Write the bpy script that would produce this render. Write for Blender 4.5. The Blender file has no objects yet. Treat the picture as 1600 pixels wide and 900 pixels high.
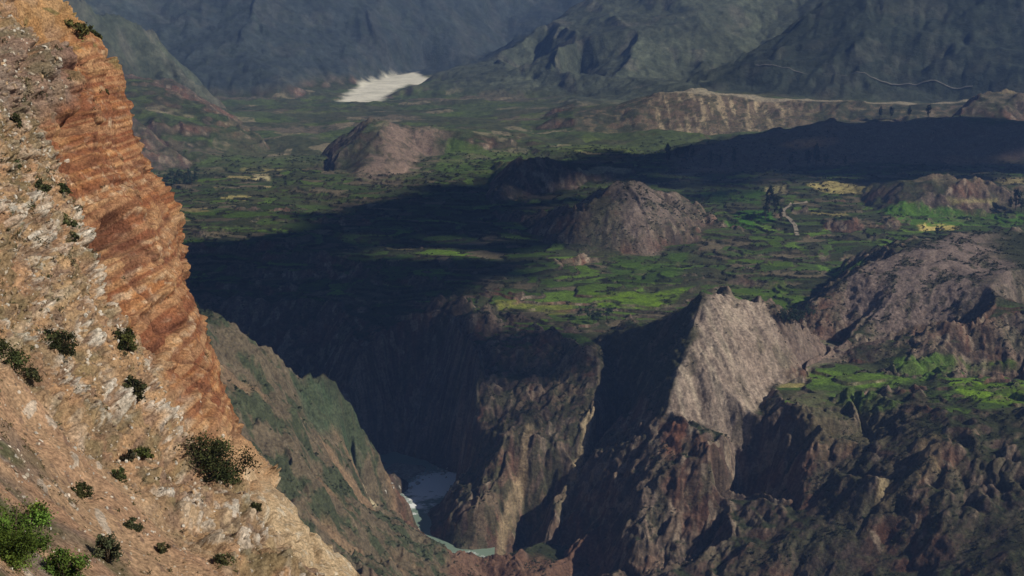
import bpy, math, random
import numpy as np
from mathutils import Vector, Matrix
from mathutils.geometry import delaunay_2d_cdt

random.seed(7)
RNG = np.random.default_rng(11)
Q = 1.0                      # terrain resolution factor
S = bpy.context.scene
COL = S.collection

# ------------------------------------------------------------------ camera
F = 1931.0                   # focal length in pixels of the 1600 px wide photograph
PITCH = math.radians(16.4)
cd = bpy.data.cameras.new('camera'); cam = bpy.data.objects.new('camera', cd); COL.objects.link(cam)
cd.sensor_width = 36.0; cd.lens = 36.0 * F / 1600.0
cd.clip_start = 0.5; cd.clip_end = 20000
cam.location = (0, 0, 0); cam.rotation_euler = (math.pi / 2 - PITCH, 0, 0)
S.camera = cam

# ------------------------------------------------------------------ sky, sun, exposure
SUN_EL = math.radians(38); SUN_AZ = math.radians(-22)     # azimuth counted from +X (right) towards +Y (ahead)
sd = Vector((math.cos(SUN_EL) * math.cos(SUN_AZ), math.cos(SUN_EL) * math.sin(SUN_AZ), math.sin(SUN_EL)))
w = bpy.data.worlds.new('World'); S.world = w; w.use_nodes = True
nt = w.node_tree; bg = nt.nodes['Background']
sk = nt.nodes.new('ShaderNodeTexSky'); sk.sky_type = 'NISHITA'; sk.sun_disc = False
sk.sun_elevation = SUN_EL; sk.sun_rotation = math.atan2(sd.x, sd.y); sk.air_density = 1.0; sk.dust_density = 0.6; sk.altitude = 3500
nt.links.new(sk.outputs[0], bg.inputs[0]); bg.inputs[1].default_value = 0.05
sl = bpy.data.lights.new('sun', 'SUN'); sl.energy = 5.0; sl.angle = math.radians(0.5); sl.color = (1.0, 0.93, 0.82)
so = bpy.data.objects.new('sun', sl); COL.objects.link(so)
so.rotation_euler = sd.to_track_quat('Z', 'Y').to_euler()
S.view_settings.view_transform = 'Standard'; S.view_settings.look = 'None'
S.view_settings.gamma = 1.0; S.view_settings.use_curve_mapping = False
S.view_settings.exposure = -0.12
HAZE = 0.76e-4
S.cycles.max_bounces = 4; S.cycles.diffuse_bounces = 2; S.cycles.glossy_bounces = 1
S.cycles.transparent_max_bounces = 8; S.cycles.volume_bounces = 0; S.cycles.transmission_bounces = 2
S.cycles.caustics_reflective = False; S.cycles.caustics_refractive = False

# ------------------------------------------------------------------ survey helpers: bearing and depression angles -> world points
CP, SP = math.cos(PITCH), math.sin(PITCH)
def ray(u, v):
    a = (u - 800.0) / F; b = (450.0 - v) / F
    return a, CP + b * SP, -SP + b * CP
def G(u, v, z):
    a, b, c = ray(u, v); k = z / c
    return (a * k, b * k, z)
def D(u, v, d):
    a, b, c = ray(u, v); k = d / math.hypot(a, b)
    return (a * k, b * k, c * k)
def U(u, d, z):
    a, b, c = ray(u, 150); k = d / math.hypot(a, b)
    return (a * k, b * k, z)

# ------------------------------------------------------------------ noise
_perm = np.random.default_rng(5).permutation(256).astype(np.int32)
_perm = np.concatenate([_perm, _perm, _perm])
_ang = np.random.default_rng(6).uniform(0, 2 * np.pi, 256)
_gx = np.cos(_ang).astype(np.float32); _gy = np.sin(_ang).astype(np.float32)
_rnd = np.random.default_rng(8).uniform(0, 1, (256, 3)).astype(np.float32)
_g3 = np.random.default_rng(9).normal(size=(256, 3)); _g3 = (_g3 / np.linalg.norm(_g3, axis=1)[:, None]).astype(np.float32)
def n2(x, y, seed=0):
    x = np.asarray(x, np.float32) + seed * 17.31; y = np.asarray(y, np.float32) + seed * 9.77
    xi = np.floor(x).astype(np.int32); yi = np.floor(y).astype(np.int32)
    fx = x - xi; fy = y - yi
    xa = xi & 255; xb = (xi + 1) & 255; ya = yi & 255; yb = (yi + 1) & 255
    u = fx * fx * fx * (fx * (fx * 6 - 15) + 10); v = fy * fy * fy * (fy * (fy * 6 - 15) + 10)
    def g(a, b, dx, dy):
        h = _perm[_perm[a] + b]
        return _gx[h] * dx + _gy[h] * dy
    A = g(xa, ya, fx, fy); B = g(xb, ya, fx - 1, fy); C = g(xa, yb, fx, fy - 1); E = g(xb, yb, fx - 1, fy - 1)
    return ((A + u * (B - A)) + v * ((C + u * (E - C)) - (A + u * (B - A)))) * 1.5
def n3(x, y, z, seed=0):
    x = np.asarray(x, np.float32) + seed * 7.31; y = np.asarray(y, np.float32) + seed * 3.77; z = np.asarray(z, np.float32)
    xi = np.floor(x).astype(np.int32); yi = np.floor(y).astype(np.int32); zi = np.floor(z).astype(np.int32)
    fx = x - xi; fy = y - yi; fz = z - zi
    s = lambda t: t * t * t * (t * (t * 6 - 15) + 10)
    u, v, w_ = s(fx), s(fy), s(fz)
    out = 0
    for i in (0, 1):
        wi = u if i else 1 - u
        for j in (0, 1):
            wj = v if j else 1 - v
            for k in (0, 1):
                wk = w_ if k else 1 - w_
                h = _perm[_perm[_perm[(xi + i) & 255] + ((yi + j) & 255)] + ((zi + k) & 255)]
                g = _g3[h]
                out = out + wi * wj * wk * (g[..., 0] * (fx - i) + g[..., 1] * (fy - j) + g[..., 2] * (fz - k))
    return out * 1.5
def fbm(x, y, o=4, seed=0, gain=.5):
    r = 0; a = 1
    for i in range(o):
        r = r + a * n2(x * 2 ** i, y * 2 ** i, seed + i); a *= gain
    return r
def ridged(x, y, o=4, seed=0, gain=.5):
    r = 0; a = 1
    for i in range(o):
        r = r + a * (1 - 2 * np.abs(n2(x * 2.03 ** i, y * 2.03 ** i, seed + i))); a *= gain
    return r
def ss(a, b, x):
    t = np.clip((x - a) / (b - a), 0, 1)
    return t * t * (3 - 2 * t)
def cells(x, y, seed=0):
    """Worley noise: (distance to nearest, distance to second, random of nearest)"""
    x = np.asarray(x, np.float32) + seed * 11.7; y = np.asarray(y, np.float32) + seed * 5.3
    xi = np.floor(x).astype(np.int32); yi = np.floor(y).astype(np.int32)
    d1 = np.full(x.shape, 9., np.float32); d2 = d1.copy(); rr = np.zeros(x.shape, np.float32)
    for i in (-1, 0, 1):
        for j in (-1, 0, 1):
            h = _perm[_perm[(xi + i) & 255] + ((yi + j) & 255)]
            p = _rnd[h]
            d = np.hypot(xi + i + p[..., 0] - x, yi + j + p[..., 1] - y)
            c = d < d1
            d2 = np.where(c, d1, np.minimum(d2, d)); rr = np.where(c, p[..., 2], rr); d1 = np.where(c, d, d1)
    return d1, d2, rr
def gully(x, y, gx, gy, lam, seed=0):
    """stripes that run down the slope (gx, gy); returns value and its derivative"""
    s = lam * 1.4
    px = np.asarray(x / s, np.float32) + seed * 13.1; py = np.asarray(y / s, np.float32) + seed * 4.9
    m = np.hypot(gx, gy) + 1e-5
    tx = -gy / m; ty = gx / m
    xi = np.floor(px).astype(np.int32); yi = np.floor(py).astype(np.int32)
    c = 0; sn = 0; W = 0
    fr = 2 * np.pi * 1.4
    for i in (-1, 0, 1):
        for j in (-1, 0, 1):
            h = _perm[_perm[(xi + i) & 255] + ((yi + j) & 255)]
            p = _rnd[h]
            dx = px - (xi + i + p[..., 0]); dy = py - (yi + j + p[..., 1])
            wgt = np.exp(-2.2 * (dx * dx + dy * dy))
            ph = (dx * tx + dy * ty) * fr
            c = c + wgt * np.cos(ph); sn = sn + wgt * np.sin(ph); W = W + wgt
    c = c / W; sn = sn / W
    return c, -sn * tx * 2 * np.pi, -sn * ty * 2 * np.pi      # derivative is per lam

# ------------------------------------------------------------------ materials
def newmat(name):
    m = bpy.data.materials.new(name); m.use_nodes = True
    t = m.node_tree; b = t.nodes['Principled BSDF']
    b.inputs['Roughness'].default_value = 0.95; b.inputs['Specular IOR Level'].default_value = 0.1
    return m, t, b
def attr_mat(name, scales=((0.35, .5), (2.5, .4)), bump=0.6, dist=1.0, bscale=0.4):
    """surface colour from the 'tone' attribute broken up by procedural noise, with procedural relief"""
    m, t, b = newmat(name)
    N, L = t.nodes, t.links
    at = N.new('ShaderNodeAttribute'); at.attribute_name = 'tone'
    tc = N.new('ShaderNodeTexCoord')
    cur = at.outputs['Color']
    for sc, am in scales:
        n = N.new('ShaderNodeTexNoise'); n.inputs['Scale'].default_value = sc; n.inputs['Detail'].default_value = 5; n.inputs['Roughness'].default_value = .65
        L.new(tc.outputs['Object'], n.inputs['Vector'])
        r = N.new('ShaderNodeMapRange'); r.inputs['From Min'].default_value = .3; r.inputs['From Max'].default_value = .7
        r.inputs['To Min'].default_value = 1 - am; r.inputs['To Max'].default_value = 1 + am
        L.new(n.outputs['Fac'], r.inputs['Value'])
        mx = N.new('ShaderNodeVectorMath'); mx.operation = 'SCALE'
        L.new(cur, mx.inputs[0]); L.new(r.outputs[0], mx.inputs['Scale']); cur = mx.outputs[0]
    L.new(cur, b.inputs['Base Color'])
    bn = N.new('ShaderNodeTexNoise'); bn.inputs['Scale'].default_value = bscale; bn.inputs['Detail'].default_value = 8; bn.inputs['Roughness'].default_value = .7
    L.new(tc.outputs['Object'], bn.inputs['Vector'])
    bp = N.new('ShaderNodeBump'); bp.inputs['Strength'].default_value = bump; bp.inputs['Distance'].default_value = dist
    L.new(bn.outputs['Fac'], bp.inputs['Height']); L.new(bp.outputs[0], b.inputs['Normal'])
    return m
def plain(name, col, var=.3, sc=2.0, rough=.9):
    m, t, b = newmat(name)
    N, L = t.nodes, t.links
    n = N.new('ShaderNodeTexNoise'); n.inputs['Scale'].default_value = sc; n.inputs['Detail'].default_value = 4
    tc = N.new('ShaderNodeTexCoord'); L.new(tc.outputs['Object'], n.inputs['Vector'])
    cr = N.new('ShaderNodeValToRGB')
    cr.color_ramp.elements[0].position = .3; cr.color_ramp.elements[1].position = .7
    cr.color_ramp.elements[0].color = tuple(c * (1 - var) for c in col) + (1,)
    cr.color_ramp.elements[1].color = tuple(min(1, c * (1 + var)) for c in col) + (1,)
    L.new(n.outputs['Fac'], cr.inputs[0]); L.new(cr.outputs[0], b.inputs['Base Color'])
    b.inputs['Roughness'].default_value = rough
    return m

# ------------------------------------------------------------------ mesh helpers
def mesh_from(name, V, Fc, mat, tone=None, smooth=True, kind=None, parent=None):
    """V (n,3), Fc (m,3|4) index array"""
    V = np.asarray(V, np.float32); Fc = np.asarray(Fc, np.int32); k = Fc.shape[1]
    me = bpy.data.meshes.new(name)
    me.vertices.add(len(V)); me.vertices.foreach_set('co', V.ravel())
    me.loops.add(Fc.size); me.loops.foreach_set('vertex_index', Fc.ravel())
    me.polygons.add(len(Fc)); me.polygons.foreach_set('loop_start', np.arange(0, Fc.size, k, dtype=np.int32))
    me.update(calc_edges=True)
    me.polygons.foreach_set('use_smooth', np.full(len(Fc), smooth))
    if tone is not None:
        a = me.color_attributes.new('tone', 'FLOAT_COLOR', 'POINT')
        c = np.ones((len(V), 4), np.float32); c[:, :3] = tone
        a.data.foreach_set('color', c.ravel())
    me.materials.append(mat)
    o = bpy.data.objects.new(name, me); COL.objects.link(o)
    if kind: o['kind'] = kind
    if parent: o.parent = parent
    return o
def grid_faces(nr, nc):
    i = np.arange(nr * nc).reshape(nr, nc)
    return np.stack([i[:-1, :-1], i[:-1, 1:], i[1:, 1:], i[1:, :-1]], -1)

# ------------------------------------------------------------------ the surveyed terrain: break lines and spot heights
LN = []          # polylines whose edges are kept as ridges, rims and gully floors
PT = []          # loose points
def ln(*p): LN.append(list(p))
def pt(*p): PT.extend(p)

# valley floor and plateau spot heights
pt(G(180,172,-398), G(345,174,-405), G(450,160,-408), G(540,152,-412), G(620,137,-414), G(690,118,-414), G(820,125,-395), G(900,130,-392),
   G(420,230,-396), G(300,260,-396), G(450,270,-390), G(300,330,-380), G(450,320,-380), G(640,300,-376), G(700,240,-386), G(820,200,-388),
   G(900,225,-384), G(1010,235,-384), G(1100,225,-384), G(760,320,-372), G(640,345,-374), G(400,350,-376),
   G(1100,300,-368), G(1200,290,-366), G(1330,300,-365), G(1150,350,-372), G(1250,350,-370), G(1380,340,-368), G(1600,330,-366),
   G(1100,400,-378), G(1200,420,-380), G(1250,380,-376), G(1000,430,-382), G(900,430,-380), G(830,460,-384), G(900,490,-388), G(1000,480,-386),
   G(1230,520,-388), G(1300,560,-390), G(1400,600,-390), G(1500,580,-388), G(1600,590,-388), G(1260,600,-392), G(1330,640,-394), G(1350,680,-402),
   G(1680,450,-375), G(1680,560,-386), G(2000,600,-384), G(2000,400,-372), G(2000,300,-366), G(1800,640,-390), G(2000,640,-388))
# far mountains
ln(G(225,193,-398), G(330,192,-404))
ln(D(215,120,2560), D(255,126,2600), D(300,150,2640), D(345,176,2720))
ln(D(-150,-60,2500), D(60,-20,2700), D(150,5,2800), D(215,35,2850), D(262,85,2830), D(330,160,2860))
pt(G(-100,190,-396), D(100,120,2600), U(200,3150,-380), U(60,3200,-330), U(300,3100,-395), U(-150,3100,-250), U(-300,2700,-60), U(-500,2400,-120), G(-400,200,-390), G(-500,260,-390), G(-500,400,-380))
ln(G(350,168,-407), D(440,155,3050), D(545,133,3300), D(640,108,3500), D(720,90,3750), D(800,75,4000))
pt(D(280,60,3450), D(380,60,3400), D(520,50,3600), D(650,40,3850), D(780,30,4200))
ln(D(250,0,3600), D(400,0,3600), D(560,0,3800), D(700,0,4050), D(860,0,4400))
ln(U(150,3900,60), U(400,3950,40), U(600,4150,40), U(900,4750,60), U(1300,4900,120))
ln(D(765,96,3360), D(800,74,3420), D(870,35,3500), D(925,0,3580), U(1000,3700,-110), U(1150,3850,-20), U(1350,3950,60))
pt(U(760,3700,-385), U(850,3850,-360), U(930,4000,-330), U(1050,4200,-260))
ln(D(800,110,3160), D(870,112,3060), D(960,118,3000), D(1085,126,2960))
pt(D(1000,50,3250), D(900,60,3250), D(1100,30,3350), D(1180,50,3380), D(1240,10,3520), D(850,88,3150), D(880,72,3180))
ln(D(1085,133,2780), D(1150,92,2870), D(1205,68,2930), D(1242,35,3000), D(1292,0,3070), U(1380,3180,-60), U(1550,3300,40), U(1900,3400,120))
pt(U(1120,3020,-375), U(1200,3120,-360), U(1290,3240,-310), U(1400,3420,-210), U(1600,3550,-120), U(1900,3800,0))
ln(D(1090,142,2700), D(1200,150,2700), D(1350,156,2700), D(1500,158,2720), D(1620,150,2720), D(2000,150,2700))
pt(D(1300,80,2850), D(1420,60,2880), D(1550,70,2860), D(1400,0,3030), D(1560,0,3010), D(1700,30,2960), D(2000,30,2950))
for uu in (-600, -200, 300, 800, 1300, 1800, 2200): pt(U(uu, 5200, 180))
# mesa
ln(D(905,172,2480), D(960,168,2500), D(1035,146,2540), D(1095,143,2530), D(1140,148,2530), D(1200,158,2530), D(1300,161,2530), D(1420,162,2530), D(1540,160,2550))
ln(D(900,196,2420), D(960,202,2410), D(1040,204,2400), D(1110,214,2370), D(1170,208,2390), D(1230,196,2420))
pt(G(905,150,-388), U(1000,2700,-372), U(1100,2640,-352), U(1300,2640,-352), U(1500,2640,-350))
# dark cloud-shaded hill and knoll
ln(D(1040,248,2010), D(1130,218,2120), D(1200,202,2190), D(1300,188,2230), D(1450,186,2240), D(1600,190,2250), D(1900,195,2250))
ln(G(1060,268,-371), G(1180,262,-370), G(1300,256,-369), G(1450,256,-369), G(1600,258,-368), G(1900,260,-368))
pt(U(1130,2260,-388), U(1250,2340,-388), U(1450,2350,-386), U(1700,2400,-380))
ln(D(1492,186,2330), D(1530,152,2420), D(1590,144,2440), D(1700,146,2450))
pt(U(1500,2480,-352), D(1560,185,2330))
# hill A
ln(G(515,262,-391), D(560,215,2130), D(596,183,2200), D(625,198,2200), D(680,203,2210), G(745,206,-384))
ln(D(596,183,2200), D(590,225,2080), G(560,280,-389))
pt(G(505,240,-394), G(660,245,-387), G(610,275,-388), U(600,2330,-398), U(520,2300,-398), U(680,2330,-395))
# hill B
ln(G(768,292,-373), D(805,265,1780), D(850,247,1820), D(885,250,1840), D(940,256,1860), G(1010,268,-369))
pt(G(850,300,-372), U(850,1960,-381), U(760,1980,-382), G(930,290,-371), U(950,1980,-378))
# hill C
ln(G(862,384,-376), D(905,340,1490), D(950,300,1540), D(985,288,1560), D(1030,298,1580), D(1068,318,1580), G(1110,345,-373))
ln(D(985,288,1560), D(1010,340,1490), G(1010,388,-377))
pt(U(985,1680,-371), U(900,1650,-372), U(1080,1690,-370), G(930,388,-378), G(1080,375,-376))
# hill D
ln(G(1375,300,-366), D(1430,275,1740), D(1470,267,1750), D(1520,280,1745), G(1585,300,-366))
pt(G(1470,312,-365), U(1470,1860,-368))
# hill E
ln(G(1262,480,-386), D(1330,432,1245), D(1400,398,1290), D(1475,370,1335), D(1540,361,1370), D(1600,359,1380), D(1800,360,1400))
pt(D(1400,460,1215), D(1480,450,1225), D(1550,460,1215), D(1350,490,1195), D(1440,510,1163), D(1530,510,1160), G(1480,545,-388))
pt(D(1620,480,1200), D(1700,480,1200), G(1600,535,-387), G(1700,535,-387))
pt(G(1330,525,-388), G(1400,545,-389), U(1480,1470,-374), U(1350,1450,-376), U(1700,1500,-372), D(1620,420,1290), D(1700,430,1290))
# hill F, the pale pyramid
ln(G(930,527,-390), D(1000,513,1120), D(1060,488,1100), D(1100,455,1095), D(1140,462,1105), D(1190,480,1110), D(1225,530,1080), G(1258,580,-390))
ln(D(1100,455,1095), D(1085,510,1055), D(1072,545,1035), D(1048,600,1005), D(1040,640,990))
ln(D(1190,480,1110), G(1240,490,-386))
pt(D(1160,540,1050), G(1200,600,-388), D(1130,600,1012), U(1100,1190,-386), U(1000,1200,-386))
ln(D(1040,640,990), D(1095,662,992), D(1145,684,990), D(1185,660,990), D(1235,650,985), D(1275,690,960), D(1305,735,932))
# spur crest, pinnacle and rim above the dark canyon wall
ln(G(835,400,-374), G(780,425,-378), G(730,450,-381), G(670,480,-390), G(615,512,-402), D(570,560,1195), D(545,600,1160))
ln(D(690,490,1225), D(713,468,1238), D(745,482,1225), G(775,492,-388), G(830,506,-390), G(872,524,-391), G(930,527,-390))
ln(G(290,384,-378), G(400,382,-378), G(500,392,-379), G(600,400,-379), G(720,395,-377))
pt(G(300,460,-400), G(420,470,-402), G(520,480,-400), G(100,384,-378), G(100,460,-400), G(-300,384,-378), G(-300,470,-405), G(620,450,-386))
ln(U(-300,1230,-508), U(100,1220,-510), U(320,1205,-512), U(450,1190,-514), U(540,1160,-515), U(610,1140,-518), G(665,730,-519.5), G(726,744,-519.5))
# spur S1
ln(D(872,524,1160), D(920,550,1120), D(936,580,1095), D(932,650,1048), D(905,740,1003), D(850,850,955))
ln(G(775,492,-388), D(750,560,1138), D(740,610,1088), D(738,680,1058), D(735,740,1042), G(712,762,-518), G(680,795,-518), G(655,834,-518))
pt(D(840,600,1092), D(790,700,1028), D(850,700,1024), D(760,790,985), D(700,820,985), D(800,640,1065))
ln(G(655,834,-518), D(690,855,962), D(740,868,928), D(800,868,925), D(850,862,935), D(880,868,930), D(930,880,925))
# gully between S1 and S2
ln(D(965,575,1112), D(966,640,1080), D(930,745,1045), D(878,852,965))
# spur S2
ln(D(1040,640,990), D(1008,690,982), D(968,775,962), D(940,830,945), D(908,900,918))
ln(D(1040,640,990), D(1080,668,970), D(1112,705,952), D(1122,770,930), D(1108,840,905), D(1085,900,885))
pt(D(1060,740,938), D(1010,770,938), D(1050,830,903), D(985,845,908), D(1030,900,880), D(960,900,895), D(990,640,1045), D(1010,600,1040))
# gully between S2 and the right block
ln(D(1185,700,985), D(1180,760,972), D(1160,820,962), D(1120,880,945))
ln(D(1305,735,932), D(1250,792,908), D(1150,852,882), D(1060,892,868), D(1000,930,850))
# right block
ln(D(1305,735,932), D(1350,702,945), D(1420,668,955), D(1482,638,965), D(1540,634,970), D(1600,640,968), D(1750,645,965), D(2000,650,960))
ln(D(1440,690,935), D(1400,760,905), D(1340,840,868), D(1260,900,845), D(1240,960,820))
ln(D(1482,638,965), D(1480,700,925), D(1470,790,880), D(1440,900,832))
pt(D(1380,760,893), D(1560,750,900), D(1600,700,930), D(1600,830,850), D(1530,900,815), D(1600,900,812), D(1350,900,838), D(1750,900,812), D(1750,760,890), D(2000,900,800), D(2000,760,880))
pt(D(1150,930,845), D(900,930,885), D(800,930,895), D(830,900,905), D(760,905,915), D(745,885,930), U(1200,740,-470), U(1500,700,-450), U(1900,660,-430), U(2200,640,-400), U(900,760,-480))
# left bank
ln(D(180,430,900), D(250,455,890), D(315,485,893), D(345,505,890), D(385,545,892), D(425,568,905), D(445,590,915), D(490,598,940), D(530,618,965), D(560,660,985), D(580,713,1008), D(608,738,1080), G(618,744,-518))
pt(D(400,640,835), D(470,650,890), D(500,700,880), D(500,760,835), D(560,790,885), D(540,720,930), D(430,700,810), D(350,650,800), D(420,600,870))
ln(D(552,770,965), D(570,795,952), D(598,828,932), D(650,850,912), D(692,870,900), D(735,905,885))
ln(D(450,800,760), D(560,890,775), D(640,930,780))
pt(D(300,700,740), D(200,600,740), D(430,900,640), D(0,600,680), D(-300,600,650), D(0,900,480), D(-300,900,480), D(300,900,560), D(700,960,760), D(-300,430,900), D(0,420,905))
# river bed beyond the banks
RZ = -520.0
ln(U(-300,1130,-524), U(150,1110,-524), U(320,1090,-524), U(450,1090,-525), U(540,1085,-525), G(620,722,-530), G(690,752,-531), G(650,785,-531), G(628,812,-531), G(660,846,-527), G(716,872,-528), U(770,965,-528), U(830,990,-530))
pt(G(712,750,-528), G(685,770,-529), G(662,800,-529), G(610,790,-524), G(640,757,-522), G(606,770,-520), G(590,752,-514), G(598,790,-523), G(645,742,-519), U(700,930,-520), U(760,930,-524))

def build_tin():
    vs, es = [], []
    idx = {}
    def add(p):
        k = (round(p[0], 1), round(p[1], 1))
        if k not in idx: idx[k] = len(vs); vs.append(p)
        return idx[k]
    for l in LN:
        ii = [add(p) for p in l]
        es.extend((a, b) for a, b in zip(ii[:-1], ii[1:]) if a != b)
    for p in PT: add(p)
    r = delaunay_2d_cdt([Vector((p[0], p[1])) for p in vs], es, [], 0, 0.01)
    ov, oe, of, orig = r[0], r[1], r[2], r[3]
    V = np.array([(p[0], p[1], 0) for p in ov], float); A = np.array(vs)
    new = 0
    for i, oo in enumerate(orig):
        if oo: V[i, 2] = A[oo[0], 2]
        else:
            new += 1
            d = np.hypot(A[:, 0] - V[i, 0], A[:, 1] - V[i, 1]); j = np.argsort(d)[:3]; wg = 1 / (d[j] + .1)
            V[i, 2] = (A[j, 2] * wg).sum() / wg.sum()
    if new: print('TIN: crossing break lines', new)
    return V, [tuple(f) for f in of]
TV, TF = build_tin()

# ------------------------------------------------------------------ polar sampling grid
AZ0, AZ1 = math.radians(-31), math.radians(34)
NC = int(1350 * Q)
seg = [(480, 2.5 / Q), (760, 0.8 / Q), (1280, 1.7 / Q), (1700, 3.4 / Q), (2650, 6.5 / Q), (3600, 16 / Q), (5200, 16)]
rr = []
for (a, s), (b, _) in zip(seg[:-1], seg[1:]): rr.extend(np.arange(a, b, s))
RR = np.array(rr); NR = len(RR)
AZ = np.linspace(AZ0, AZ1, NC)
print('grid', NR, NC, NR * NC)
X = (RR[:, None] * np.sin(AZ)[None, :]); Y = (RR[:, None] * np.cos(AZ)[None, :])
Z0 = np.full((NR, NC), -390.0)
for f in TF:
    p = TV[list(f)]
    r_ = np.hypot(p[:, 0], p[:, 1]); a_ = np.arctan2(p[:, 0], p[:, 1])
    c0 = max(0, int((a_.min() - AZ0) / (AZ1 - AZ0) * (NC - 1)) - 1); c1 = min(NC, int((a_.max() - AZ0) / (AZ1 - AZ0) * (NC - 1)) + 3)
    # chords dip inside the circle: lower bound from the closest approach
    r0 = np.searchsorted(RR, r_.min() * math.cos((a_.max() - a_.min()) / 2) - 5); r1 = np.searchsorted(RR, r_.max()) + 1
    if c1 <= c0 or r1 <= r0: continue
    x = X[r0:r1, c0:c1]; y = Y[r0:r1, c0:c1]
    (x0, y0, z0), (x1, y1, z1), (x2, y2, z2) = p
    det = (y1 - y2) * (x0 - x2) + (x2 - x1) * (y0 - y2)
    if abs(det) < 1e-6: continue
    l0 = ((y1 - y2) * (x - x2) + (x2 - x1) * (y - y2)) / det; l1 = ((y2 - y0) * (x - x2) + (x0 - x2) * (y - y2)) / det; l2 = 1 - l0 - l1
    m = (l0 >= -1e-4) & (l1 >= -1e-4) & (l2 >= -1e-4)
    Z0[r0:r1, c0:c1][m] = (l0 * z0 + l1 * z1 + l2 * z2)[m]
_ri = np.arange(NR)
def samp(arr, x, y):
    r = np.hypot(x, y); a = np.arctan2(x, y)
    fr = np.clip(np.interp(r, RR, _ri), 0, NR - 1.001); fc = np.clip((a - AZ0) / (AZ1 - AZ0) * (NC - 1), 0, NC - 1.001)
    i = fr.astype(np.int32); j = fc.astype(np.int32); fr = fr - i; fc = fc - j
    return (arr[i, j] * (1 - fr) * (1 - fc) + arr[i + 1, j] * fr * (1 - fc) + arr[i, j + 1] * (1 - fr) * fc + arr[i + 1, j + 1] * fr * fc)
def blur(a, k):
    for _ in range(k):
        p = np.pad(a, 1, mode='edge'); a = (p[:-2, 1:-1] + 2 * p[1:-1, 1:-1] + p[2:, 1:-1]) / 4
        p = np.pad(a, 1, mode='edge'); a = (p[1:-1, :-2] + 2 * p[1:-1, 1:-1] + p[1:-1, 2:]) / 4
    return a
DR = np.gradient(RR)[:, None]; DC = (RR * (AZ[1] - AZ[0]))[:, None]
def grad(z):
    gr = np.gradient(z, axis=0) / DR; gt = np.gradient(z, axis=1) / DC
    sa, ca = np.sin(AZ)[None, :], np.cos(AZ)[None, :]
    return gr * sa + gt * ca, gr * ca - gt * sa
R2 = np.broadcast_to(RR[:, None], X.shape)
far = ss(2300, 3000, R2)
def poly_mask(pts, soft=6.0, warp=8.0, seed=0):
    """soft inside-mask of a world polygon, its outline roughened"""
    P_ = np.array([(p[0], p[1]) for p in pts])
    x0, x1 = P_[:, 0].min() - 40, P_[:, 0].max() + 40; y0, y1 = P_[:, 1].min() - 40, P_[:, 1].max() + 40
    out = np.zeros(X.shape, np.float32)
    sel = (X > x0) & (X < x1) & (Y > y0) & (Y < y1)
    x = X[sel]; y = Y[sel]
    if warp:
        x = x + fbm(x / 35, y / 35, 3, 80 + seed) * warp; y = y + fbm(x / 35, y / 35, 3, 90 + seed) * warp
    ins = np.zeros(x.shape, bool); dm = np.full(x.shape, 1e9)
    n = len(P_)
    for i in range(n):
        ax, ay = P_[i]; bx, by = P_[(i + 1) % n]
        c = ((ay > y) != (by > y)) & (x < (bx - ax) * (y - ay) / (by - ay + 1e-12) + ax)
        ins ^= c
        t = np.clip(((x - ax) * (bx - ax) + (y - ay) * (by - ay)) / ((bx - ax) ** 2 + (by - ay) ** 2 + 1e-9), 0, 1)
        dm = np.minimum(dm, np.hypot(x - ax - t * (bx - ax), y - ay - t * (by - ay)))
    sd_ = np.where(ins, dm, -dm)
    out[sel] = ss(-soft, soft, sd_)
    return out
P_F = [D(1100,452,1100), D(1145,460,1110), D(1192,478,1115), D(1225,530,1085), G(1255,580,-391), G(1215,610,-393), D(1165,640,985), D(1145,690,985), D(1095,664,990), D(1045,645,990), D(1048,600,1003), D(1072,545,1033), D(1085,510,1053)]
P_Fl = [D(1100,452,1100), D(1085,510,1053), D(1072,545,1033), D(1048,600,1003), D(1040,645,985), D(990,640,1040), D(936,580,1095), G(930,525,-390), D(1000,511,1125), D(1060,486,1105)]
P_E = [G(1262,485,-387), D(1330,430,1250), D(1400,396,1295), D(1475,367,1340), D(1540,358,1375), D(1572,430,1265), G(1575,520,-387), G(1480,548,-389), G(1400,548,-389), G(1330,528,-389)]
P_Et = P_E
P_E = [G(1262,485,-387), D(1330,430,1250), D(1400,396,1295), D(1475,367,1340), D(1540,358,1375), D(1720,356,1400), G(1720,530,-387), G(1600,548,-388), G(1480,552,-389), G(1400,548,-389), G(1330,528,-389)]
P_C = [D(950,300,1545), D(985,285,1570), D(1068,316,1585), G(1090,350,-375), G(1010,392,-378), G(870,386,-376), D(905,340,1490)]
P_A = [D(575,205,2160), D(596,180,2210), D(680,200,2220), G(745,204,-385), G(660,250,-387), G(610,280,-388), G(550,275,-390), G(520,268,-391)]
P_D = [G(1375,304,-366), D(1430,272,1745), D(1470,264,1756), D(1520,277,1750), G(1600,303,-366), G(1470,322,-366)]
calm_f = poly_mask(P_F, 8, 0)
calm = np.clip(1 - .8 * calm_f - .65 * poly_mask(P_E, 25, 0) - .3 * poly_mask(P_C, 25, 0) - .3 * poly_mask(P_A, 25, 0) - .4 * poly_mask(P_D, 25, 0) - .6 * poly_mask(P_Fl, 15, 0), .15, 1)
Z0 = blur(Z0, max(2, int(5 * Q)))
_hm = np.clip(sum(poly_mask(p_, 30, 0) for p_ in (P_E,)) + .25 * sum(poly_mask(p_, 30, 0) for p_ in (P_C, P_A, P_D)), 0, 1)
Z0 = Z0 * (1 - _hm) + blur(Z0, int(60 * Q)) * _hm
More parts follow.
